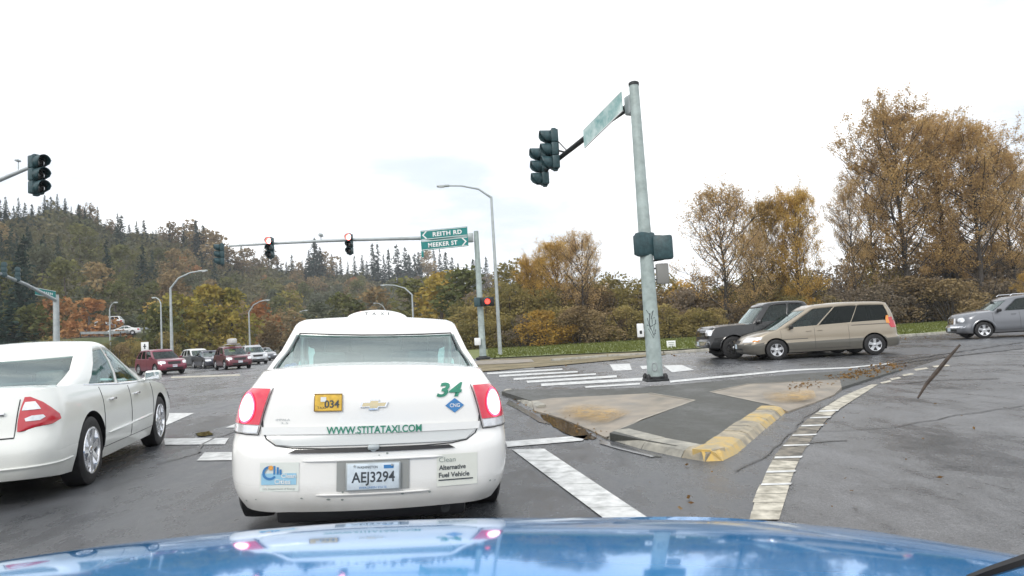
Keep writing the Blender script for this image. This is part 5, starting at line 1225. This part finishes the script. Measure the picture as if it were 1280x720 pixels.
def crown_conifer(rnd, h, r, nw, qs):
    V, Fc = [], []
    for w_ in range(nw):
        t = w_/nw; z = h*(.08+.90*t); R_c = r*(1-t)**.8*rnd.uniform(.75, 1.1)+.15
        nb = max(4, int(11*(1-t)+3))
        for b in range(nb):
            a = rnd.uniform(0, 2*PI); L = R_c*rnd.uniform(.6, 1.15); k = max(2, int(L/(qs*.42)))
            for i in range(k):
                f = (i+.6)/k; p = Vector((math.cos(a)*L*f, math.sin(a)*L*f, z-.22*L*f*f+rnd.uniform(-.1, .1)))
                leafquad(V, Fc, p, qs*rnd.uniform(.7, 1.2)*(1.1-.3*f), rnd, .4)
    for i in range(8): leafquad(V, Fc, Vector((0, 0, h*(.95+.006*i))), qs*.5, rnd)
    return V, Fc
rnd = random.Random(11)
trunk_mb = MB(); trunk_mb.tube([(0, 0, -1), (0, 0, 3), (.1, 0, 8)], [.28, .22, .1], 6); _t = trunk_mb.build('trunk', [M['bark_far']], None); TRK = _t.data; bpy.data.objects.remove(_t)
CR = {}
for k in ('olive', 'brown', 'grey', 'orange', 'yellow'):
    CR[k] = [mk_mesh('crown', *crown_blob(rnd, 11, 4.6, 22, 1500, .85), FOL[k]) for _ in range(3)]
CR['conifer'] = [mk_mesh('crown', *crown_conifer(rnd, 18, 3.3, 30, 1.05), FOL['conifer']) for _ in range(4)]
def tree(kind, loc, h, label, group, wf=1.0, name=None, cat='tree'):
    h = max(2, h)
    base_h = 18 if kind == 'conifer' else 11.4
    t = empty(name or ('conifer_tree' if kind == 'conifer' else 'broadleaf_tree'), loc, rnd.uniform(0, 6.28)); tag(t, label, cat, group)
    s_ = h/base_h; t.scale = (s_*wf, s_*wf, s_)
    c = bpy.data.objects.new('crown', rnd.choice(CR[kind])); COL.objects.link(c); c.parent = t
    k = bpy.data.objects.new('trunk', TRK); COL.objects.link(k); k.parent = t
    return t
def az_px(px): d = ray(px, 400); return math.degrees(math.atan2(d.x, d.y))
def hill_at(px, r):
    a = math.radians(az_px(px)); x, y = r*math.sin(a), r*math.cos(a); return Vector((x, y, hill_h(x, y)))
SKY = [(-60, 240), (0, 250), (40, 258), (60, 268), (85, 268), (100, 258), (115, 262), (140, 275), (165, 272), (200, 285), (232, 280), (262, 288), (285, 308), (340, 318), (385, 320), (397, 300), (410, 322), (445, 322), (470, 312), (500, 306), (540, 314), (590, 322), (640, 336), (700, 348), (760, 354), (860, 360)]
def hzone(px):
    for a, b in ((-5, 'beyond the left edge'), (60, 'under the top left traffic light'), (130, 'above the round rusty orange tree'), (200, 'left of the tall lamp'), (275, 'right above the tall lamp'),
                 (335, 'at the tip of the far mast arm'), (395, 'between the red light and the arm camera'), (435, 'between the arm camera and the right red light'), (525, 'between the right red light and the green signs'),
                 (600, 'behind the green signs of the far mast'), (660, 'right of the far mast and tall lamp'), (770, 'behind the olive gold tree'), (850, 'behind the near mast')):
        if px < a: return b if a != -5 else b
        last = b
    return 'right of the near mast'
px = -70
while px < 880:
    top = interp(SKY, px)+rnd.uniform(-9, 12); a = az_px(px); r = interp([(-60, 290), (-38, 300), (-25, 350), (-12, 440), (0, 580), (15, 820)], a)*rnd.uniform(.93, 1.0)
    g_ = hill_at(px, r); tz = P(px, top, g_.y).z; h = min(34, max(9, tz-g_.z+1))
    zone = hzone(px); tree('conifer' if rnd.random() < .88 else 'brown', (g_.x, g_.y, g_.z-1), h, 'dark skyline tree, ' + zone, 'trees along the hill skyline', rnd.uniform(.85, 1.55)); px += rnd.uniform(3.5, 11)
for px, top in ((100, 255), (108, 259), (397, 297), (248, 274), (232, 277), (8, 245)):
    a = az_px(px); r = interp([(-60, 280), (-38, 300), (-25, 350), (-12, 440), (0, 580)], a)*.95; g_ = hill_at(px, r); h = max(9, P(px, top, g_.y).z-g_.z)
    tree('conifer', (g_.x, g_.y, g_.z), h, {100: 'broad dark conifer poking above the left skyline', 108: 'dark conifer just right of the broad one on the left skyline', 397: 'lone conifer with a pointed top under the middle of the far mast arm', 248: 'slim tall conifer at the right end of the left skyline', 232: 'bushy conifer beside the slim tall one on the left skyline', 8: 'dark conifer at the left end of the skyline'}[px], 'trees along the hill skyline', 1.7 if px in (100, 397) else 1.1)
# trees on the hill side: the nearer rows are counted one by one
cells = []
placed = []
tries = 0
while len(placed) < 205 and tries < 20000:
    tries += 1
    px = rnd.uniform(-60, 900); a = az_px(px)
    r0 = interp([(-60, 95), (-38, 118), (-25, 155), (-12, 190), (0, 230), (15, 300)], a); r1 = interp([(-60, 290), (-38, 300), (-25, 350), (-12, 440), (0, 580), (15, 700)], a)
    r = r0+(r1-r0)*rnd.random()**.8; g_ = hill_at(px, r)
    q = RM.transposed() @ (g_+Vector((0, 0, 6))-Vector((0, 0, CAMH))); sx, sy = 640+F*q.x/-q.z, 360-F*q.y/-q.z
    size = 9*F/r
    if all((sx-x)**2+((sy-y)*1.6)**2 > (.50*(size+s_)/2*1.0)**2 for x, y, s_ in placed): placed.append((sx, sy, size)); cells.append((g_, r, sx, sy))
for g_, r, sx, sy in cells:
    cz = sinterp([(-60, .9), (50, .8), (120, .5), (280, .4), (400, .15), (900, .08)], sx)
    high = sy < interp([(0, 340), (280, 350), (400, 330), (900, 345)], sx)
    if rnd.random() < cz and (high or sx < 60): kind = 'conifer'; h = rnd.uniform(15, 24)
    else:
        kind = rnd.choices(['olive', 'brown', 'grey', 'orange', 'yellow'], [3, 4 if sx > 250 else 1.6, 3 if sx < 300 else 1.6, .35 if sx < 250 else .6, .3 if sx < 450 else 1.0])[0]; h = rnd.uniform(9, 14)
    ztop_ = P(sx, interp(SKY, sx)+rnd.uniform(10, 24), g_.y).z; h = min(h, max(3, ztop_-g_.z-2))
    dsc = {'conifer': 'dark conifer', 'olive': 'olive tree', 'brown': 'brown tree', 'grey': 'grey green tree', 'orange': 'rusty tree', 'yellow': 'yellowing tree'}[kind]
    dsc = dsc + (' high on the hill, ' if high else ' low on the hill, ')+hzone(sx)
    tree(kind, (g_.x, g_.y, g_.z-1.0), h, dsc, 'trees on the wooded hillside', rnd.uniform(.95, 1.35))
# undergrowth that nobody could count
V, Fc = [], []
ru = random.Random(5)
for i in range(26000):
    a = ru.uniform(-42, 24); r0 = interp([(-60, 90), (-38, 110), (-25, 148), (-12, 200), (0, 260), (15, 380), (24, 420)], a); r1 = interp([(-60, 320), (-38, 330), (-25, 390), (-12, 490), (0, 650), (15, 900), (24, 950)], a)*.87
    r = r0+(r1-r0)*ru.random()**.8; x, y = r*math.sin(math.radians(a)), r*math.cos(math.radians(a)); hz_ = hill_h(x, y)
    p = Vector((x, y, hz_+ru.uniform(0, 7)*ru.uniform(.2, 1)))
    for k in range(3): leafquad(V, Fc, p+Vector((ru.gauss(0, 1.5), ru.gauss(0, 1.5), ru.gauss(0, 1.2))), r*.0062*ru.uniform(.6, 1.3), ru)
ug = bpy.data.objects.new('hill_undergrowth', mk_mesh('hill_undergrowth', V, Fc, foliage('undergrowth', [(.09, .10, .055), (.16, .145, .075), (.24, .19, .11)], .035))); COL.objects.link(ug); ug['kind'] = 'stuff'; ug['label'] = 'low scrub and saplings filling the wooded hillside'
# nearer coloured trees below the hill
def at_px(px, basey, top, dist, kind, label, wf=1.0, group='autumn trees at the foot of the hill'):
    p = P(px, 400, dist); zt_ = P(px, top, dist).z; return tree(kind, (p.x, dist, 0), max(3, zt_), label, group, wf)
for a in ((112, 0, 368, 105, 'orange', 'round rusty orange tree above the white sedan roof', 1.35), (66, 0, 374, 108, 'orange', 'smaller orange tree left of the round rusty one', 1.2), (30, 0, 385, 100, 'olive', 'dull green tree at the left edge behind the green sign', 1.5),
          (228, 0, 366, 92, 'yellow', 'yellow green tree left of the orange one behind the maroon cars', 1.25), (262, 0, 358, 96, 'yellow', 'bright orange yellow tree behind the dark red wagon', 1.2), (290, 0, 362, 98, 'yellow', 'yellow tree right of the bright orange yellow one', 1.1), (205, 0, 378, 88, 'olive', 'low green tree behind the maroon suv', 1.1),
          (327, 0, 376, 112, 'orange', 'small orange tree left over the taxi roof', 1.0), (350, 0, 384, 108, 'brown', 'brown tree touching the taxi roofline at left', 1.5), (395, 0, 378, 118, 'grey', 'grey green tree over the taxi sign', 1.5), (430, 0, 370, 125, 'olive', 'olive tree over the taxi roof', 1.4), (470, 0, 362, 130, 'brown', 'brown tree under the lamp over the taxi roof', 1.4),
          (520, 0, 350, 120, 'olive', 'olive brown tree right of the lamp over the taxi', 1.5), (552, 0, 340, 112, 'gold' if False else 'yellow', 'yellowish tree between the taxi roof and the far mast', 1.4), (585, 0, 338, 105, 'olive', 'olive tree behind the far mast shaft', 1.5), (168, 0, 392, 120, 'grey', 'grey shrubby tree beside the hill road', 1.3), (12, 0, 372, 90, 'conifer', 'dark conifer low at the left edge of the scene', 2.2), (-22, 0, 350, 95, 'conifer', 'dark conifer beyond the left edge', 2.0), (40, 0, 360, 130, 'conifer', 'dark conifer behind the green sign mast', 1.8)):
    at_px(*a)
# thicket behind the verge
TH = {}
for k in ('thicket', 'bare', 'brown2', 'gold'):
    fm_ = FOL['brown'] if k == 'brown2' else FOL[k]; TH[k] = []
    for _ in range(3):
        V, Fc = crown_blob(rnd, 5.2, 2.9, 20, 3600 if k != 'bare' else 2600, .30, 0.02); TH[k].append(mk_mesh('foliage', V, Fc, fm_))
st_mb = MB()
for k in range(12):
    a = rnd.uniform(0, 6.28); r = rnd.uniform(.5, 2.2); st_mb.tube([(r*.2*math.cos(a), r*.2*math.sin(a), -.2), (r*.6*math.cos(a), r*.6*math.sin(a), 2.2), (r*math.cos(a), r*math.sin(a), 4.6)], [.05, .035, .015], 5)
_s = st_mb.build('stems', [M['bark']], None); STM = _s.data; bpy.data.objects.remove(_s)
def shrub(px, dist, h, kind, label, wf=1.0):
    p = P(px, 400, dist); t = empty('shrub', (p.x, dist, 0), rnd.uniform(0, 6.28)); tag(t, label, 'shrub', 'shrubs of the thicket behind the verge'); s_ = h/5.0; t.scale = (s_*wf, s_*wf, s_)
    c = bpy.data.objects.new('foliage', rnd.choice(TH[kind])); COL.objects.link(c); c.parent = t
    c = bpy.data.objects.new('stems', STM); COL.objects.link(c); c.parent = t; c['kind'] = 'stuff'
TOPS = [(590, 372), (620, 352), (650, 348), (690, 345), (740, 352), (780, 356), (820, 354), (860, 356), (920, 356), (980, 340), (1040, 338), (1080, 318), (1150, 300), (1250, 308), (1300, 322), (1420, 330)]
LB = dict(thicket='olive brown', bare='bare greyish', brown2='brown', gold='golden')
def szone(px):
    for a, b in ((625, 'behind the far mast'), (690, 'right of the tall street lamp'), (750, 'under the olive gold tree'), (810, 'left of the near mast'), (865, 'right of the near mast'), (930, 'behind the black pickup'), (985, 'where pickup and minivan overlap'), (1050, 'behind the minivan windscreen'), (1120, 'behind the minivan tail'), (1190, 'between minivan and grey wagon'), (1285, 'behind the grey wagon')):
        if px < a: return b
    return 'beyond the right edge'
for row, (d0, hf, st_) in enumerate(((66, .50, 23), (73, .78, 26), (82, 1.0, 30))):
    px = 585
    while px < 1440:
        top = interp(TOPS, px); d = d0+rnd.uniform(-2, 2)+ (0 if px < 1000 else (px-1000)*.012); h = (P(px, top, d).z)*hf*rnd.uniform(.86, 1.08)
        w_ = [5, 2, 2, .7] if px < 1050 else [1.5, 5, 2.5, .2]
        k = rnd.choices(['thicket', 'bare', 'brown2', 'gold'], w_)[0]
        shrub(px, d, max(2, h), k, '%s shrub in the %s row of the thicket, %s' % (LB[k], ('front', 'middle', 'back')[row], szone(px)), rnd.uniform(.85, 1.15)*min(1.6, 5/max(2, h)+.35)); px += rnd.uniform(.7, 1.2)*st_
for k, (px, d, h) in enumerate([(100, 86, 3.0), (118, 84, 2.6), (134, 85, 3.2), (150, 84, 2.7), (163, 86, 3.4), (176, 84, 2.8), (192, 88, 3.2), (208, 86, 3.6), (226, 90, 3.6), (246, 92, 3.4), (84, 86, 3.4), (66, 84, 3.8)]):
    shrub(px, d, h, 'thicket' if k % 3 else 'brown2', 'scrubby roadside bush number' if False else '%s bush below the hill road, %s' % ('Olive' if k % 3 else 'Brown', hzone(px)), 1.3)
# tall cottonwoods
def cottonwood(seed, H, R_, leafm, dens=1.0, lean=0, fork=.28, nb=30, leafs=.26):
    r = random.Random(seed); tr = MB(); V, Fc = [], []
    pts = []; x = y = 0
    for i in range(11):
        t = i/10; x += r.gauss(0, .10); y += r.gauss(0, .10); pts.append(Vector((x+lean*t*t, y, H*t*.96)))
    tr.tube(pts, [max(.015, .26*(1-i/10)**.8*H/20) for i in range(11)], 8)
    br = MB()
    for b in range(nb):
        t = fork+(1-fork)*((b+r.random())/nb)**.9; z = min(.975, t); i = min(9, int(z*10)); p0 = pts[i].lerp(pts[i+1], z*10-i)
        env = math.sin(PI*min(1, max(0, (z-fork)/(1-fork))*.84+.14))**.55
        a = b*2.4+r.uniform(-.5, .5); L = R_*env*r.uniform(.8, 1.2)+.5; up = r.uniform(.75, 1.25); p = p0; bp = [p0]; d = Vector((math.cos(a), math.sin(a), up*r.uniform(.35, 1.3))).normalized()
        for k in range(5):
            d = (d+Vector((r.gauss(0, .20), r.gauss(0, .20), r.uniform(.0, .3)))).normalized(); p = p+d*L/4.2; bp.append(p)
        br.tube(bp, [.045*L/4*(1-k/5.5)+.009 for k in range(6)], 5)
        for s_ in range(8):
            k = r.uniform(.25, 1); j = min(4, int(k*5)); q0 = bp[j].lerp(bp[j+1], k*5-j); sd = (d*.6+Vector((r.gauss(0, .7), r.gauss(0, .7), r.gauss(.45, .4)))).normalized(); sl_ = L*r.uniform(.16, .36)+.3
            q1 = q0+sd*sl_*.5; q2 = q1+(sd+Vector((0, 0, .3))).normalized()*sl_*.6; br.tube([q0, q1, q2], [.022, .015, .008], 3)
            for m_ in range(4):
                tw = (sd+Vector((r.gauss(0, .6), r.gauss(0, .6), r.gauss(.3, .4)))).normalized(); c0 = q0.lerp(q2, r.uniform(.3, 1)); c1 = c0+tw*sl_*.45; br.tube([c0, c1], [.009, .005], 3, cap=False)
                for n_ in range(int(r.uniform(7, 12)*dens)):
                    leafquad(V, Fc, c0.lerp(c1, r.uniform(.1, 1.15))+Vector((r.gauss(0, .17), r.gauss(0, .17), r.gauss(0, .22))), leafs*r.uniform(.6, 1.2), r)
    a_ = tr.build('trunk', [M['bark']], None); b_ = br.build('branches', [M['bark']], None); ms = (a_.data, b_.data, mk_mesh('foliage', V, Fc, leafm)); bpy.data.objects.remove(a_); bpy.data.objects.remove(b_); return ms, H
CW = [cottonwood(1, 22, 5.6, FOL['cotton'], 2.3, nb=58, leafs=.22, fork=.17), cottonwood(2, 22, 5.8, FOL['cotton'], 2.4, nb=58, leafs=.22, fork=.15), cottonwood(3, 20, 5.2, FOL['cotton'], 1.5, nb=46, leafs=.20, fork=.12), cottonwood(4, 15, 4.2, FOL['gold'], 2.4, fork=.08, nb=52, leafs=.19), cottonwood(5, 13, 3.6, FOL['cotton'], 1.25, nb=42, fork=.12, leafs=.18)]
def cw(i, px, top, dist, label, wf=1.0, group='tall autumn trees rising from the thicket'):
    (tm, bm_, fm_), H0 = CW[i]; p = P(px, 400, dist); h = P(px, top, dist).z*.90; s_ = h/H0; t = empty('cottonwood_tree', (p.x, dist, 0), rnd.uniform(0, 6.28)); tag(t, label, 'tree', group); t.scale = (s_*wf, s_*wf, s_)
    for nm, me in (('trunk', tm), ('branches', bm_), ('foliage', fm_)):
        o = bpy.data.objects.new(nm, me); COL.objects.link(o); o.parent = t
        if nm != 'trunk': o['kind'] = 'stuff'
cw(0, 1140, 119, 72, 'tallest cottonwood, highest top of the big clump at the right', 1.15)
cw(1, 1196, 136, 75, 'big brown cottonwood right of the tallest one', 1.2)
cw(0, 1232, 150, 70, 'dense cottonwood in the right half of the big clump', 1.1)
cw(1, 1270, 182, 73, 'cottonwood at the right side of the big clump', .9)
cw(2, 1098, 190, 74, 'thinly leaved cottonwood on the left flank of the big clump', .8)
cw(2, 1074, 226, 70, 'small sparse cottonwood at the left end of the big clump', .75)
cw(2, 1300, 205, 78, 'sparse cottonwood at the right edge of the scene', .9)
cw(4, 912, 236, 66, 'sparse young tree with its slim trunk showing left of the golden pair', 1.15)
cw(3, 1004, 233, 70, 'taller of the golden pair of trees behind the gold minivan', .85)
cw(3, 966, 246, 72, 'shorter of the golden pair of trees behind the black pickup', .8)
cw(4, 950, 290, 68, 'thin low tree filling in between the sparse and the golden trees', .9)
cw(3, 700, 298, 74, 'olive gold tree with a dense left side, right of the tall street lamp', 1.15)
cw(4, 726, 292, 70, 'nearly bare tree leaning out beside the olive gold tree', 1.0)
cw(3, 672, 318, 78, 'lower golden tree left of the olive gold one', 1.1)
cw(3, 1296, 338, 60, 'yellow tree at the right edge above the grey wagon', 1.2)
# ------------------------------------------------------------------ hill road with its rail, far cars
bank = [P(40, 424, 96), P(100, 420, 98), P(150, 419, 102), P(205, 410, 116), P(260, 402, 132)]
mb = MB(); mb.grid([[Vector((p.x, p.y-9, -.2)) for p in bank], [Vector((p.x, p.y-1.2, p.z-.35)) for p in bank], [Vector((p.x, p.y, p.z-.3)) for p in bank], [Vector((p.x*1.04, p.y+9, p.z+.2)) for p in bank], [Vector((p.x*1.1, p.y+22, p.z+1.5)) for p in bank]])
o = mb.build('grass_bank', [mat('bank_grass', (.06, .085, .03), .85, col2=(.13, .13, .06), vscale=.3, bump=.5, bscale=3, detail=10)], None, ang=60); o['kind'] = 'structure'
mb = MB(); mb.grid([[Vector((p.x*1.003, p.y+1, p.z-.20)) for p in bank], [Vector((p.x*1.035, p.y+8, p.z+.22)) for p in bank]]); o = mb.build('hill_road', [mroad], None); o['kind'] = 'structure'
rail = empty('guard_rail', bank[1]); tag(rail, 'pale guard rail along the hill road behind the white sedan', 'guard rail')
rp = [p-bank[1] for p in bank[1:]]
mb = MB(); mb.grid([[p+Vector((0, 0, z)) for p in rp] for z in (.25, .36, .47, .62)]); mb.build('rail_beam', [M['galv']], rail)['label'] = 'ribbed steel rail'
for a, b in along([p for p in rp], 3.8): mb = MB(); mb.box(a+Vector((0, .1, .1)), (.14, .14, .8)); mb.build('rail_post', [M['bark']], rail, smooth=False)
for px, py, dd_, sp_, lab_, ex in ((155, 418, 105, sedan(wht), 'white car on the hill road, nearest the guard rail', 1.9), (124, 413, 108, sedan(slate), 'dark car on the hill road under the round rusty orange tree', 1.7), (137, 407, 116, suv(wht), 'white van-like car higher on the hill road', 1.8)):
    p = P(px, py, dd_); make_car(sp_, lab_, 'car', (p.x, p.y, p.z-.1), ex, 'cars on the hill road', name='hill_road_car')
# ------------------------------------------------------------------ litter of leaves and small debris
rl_ = random.Random(8); V, Fc = [], []
for i in range(1500):
    k = rl_.random()
    if k < .35: p = G(rl_.uniform(1000, 1120), 0, 0) if False else G(*(lambda t: (lerp(990, 1125, t)+rl_.gauss(0, 8), lerp(488, 460, t)+rl_.gauss(0, 3)))(rl_.random()), .0)
    elif k < .39: p = G(*(lambda t: (lerp(640, 760, t)+rl_.gauss(0, 8), lerp(500, 548, t)+rl_.gauss(0, 2.5)))(rl_.random()), .0)
    elif k < .65: p = G(rl_.uniform(700, 1250), 0, 0) if False else G(*(lambda t: (lerp(690, 1250, t), lerp(455, 414, t)+rl_.gauss(0, 1.5)))(rl_.random()), .0)
    elif k > .985: p = G(rl_.uniform(660, 1230), rl_.uniform(500, 640), .0)
    else: continue
    if p.y < 0 or p.y > 60: continue
    hit = .024 if k >= .35 else .07
    leafquad(V, Fc, Vector((p.x, p.y, hit)), rl_.uniform(.02, .07)*(1 if p.y < 12 else 1.6), rl_, .75)
lf = bpy.data.objects.new('leaf_litter', mk_mesh('leaf_litter', V, Fc, foliage('fallen_leaves', [(.10, .05, .02), (.25, .15, .06), (.5, .45, .36)], 3))); COL.objects.link(lf); lf['kind'] = 'stuff'; lf['label'] = 'fallen leaves and grit along the kerbs'
V, Fc = [], []
for i in range(15000):
    t = rl_.random(); px = lerp(610, 1290, t); ye = interp([(590, 449), (700, 443.5), (760, 441), (830, 438), (900, 434), (1000, 428), (1100, 420.5), (1190, 414), (1280, 407.5), (1300, 406)], px); p = G(px, ye-.2, 0); k = rl_.random(); p = p*(1+k*.75)
    if p.y > 66: continue
    n = len(V); hgt = rl_.uniform(.05, .16); a = rl_.uniform(0, 6.28); w_ = .05; v = Vector((p.x, p.y, .02)); V += [v-Vector((w_*math.cos(a), w_*math.sin(a), 0)), v+Vector((w_*math.cos(a), w_*math.sin(a), 0)), v+Vector((rl_.gauss(0, .04), rl_.gauss(0, .04), hgt))]; Fc.append((n, n+1, n+2))
gt = bpy.data.objects.new('verge_grass_blades', mk_mesh('verge_grass_blades', V, Fc, foliage('grass_blades', [(.12, .14, .04), (.16, .18, .055), (.20, .20, .08)], 1.2))); COL.objects.link(gt); gt['kind'] = 'stuff'; gt['label'] = 'short green grass on the verge'

# ------------------------------------------------------------------ damp air
mb = MB(); mb.box((0, 450, 74), (1900, 1500, 150.2)); hz = mb.build('haze', [bpy.data.materials.new('haze_air')], None, smooth=False, recalc=True); hz['kind'] = 'stuff'
hm = hz.data.materials[0]; hm.use_nodes = True; t = hm.node_tree; t.nodes.clear(); ho = t.nodes.new('ShaderNodeOutputMaterial'); pv_ = t.nodes.new('ShaderNodeVolumePrincipled')
pv_.inputs['Color'].default_value = (.93, .96, 1, 1); pv_.inputs['Density'].default_value = .00038; t.links.new(pv_.outputs[0], ho.inputs['Volume'])
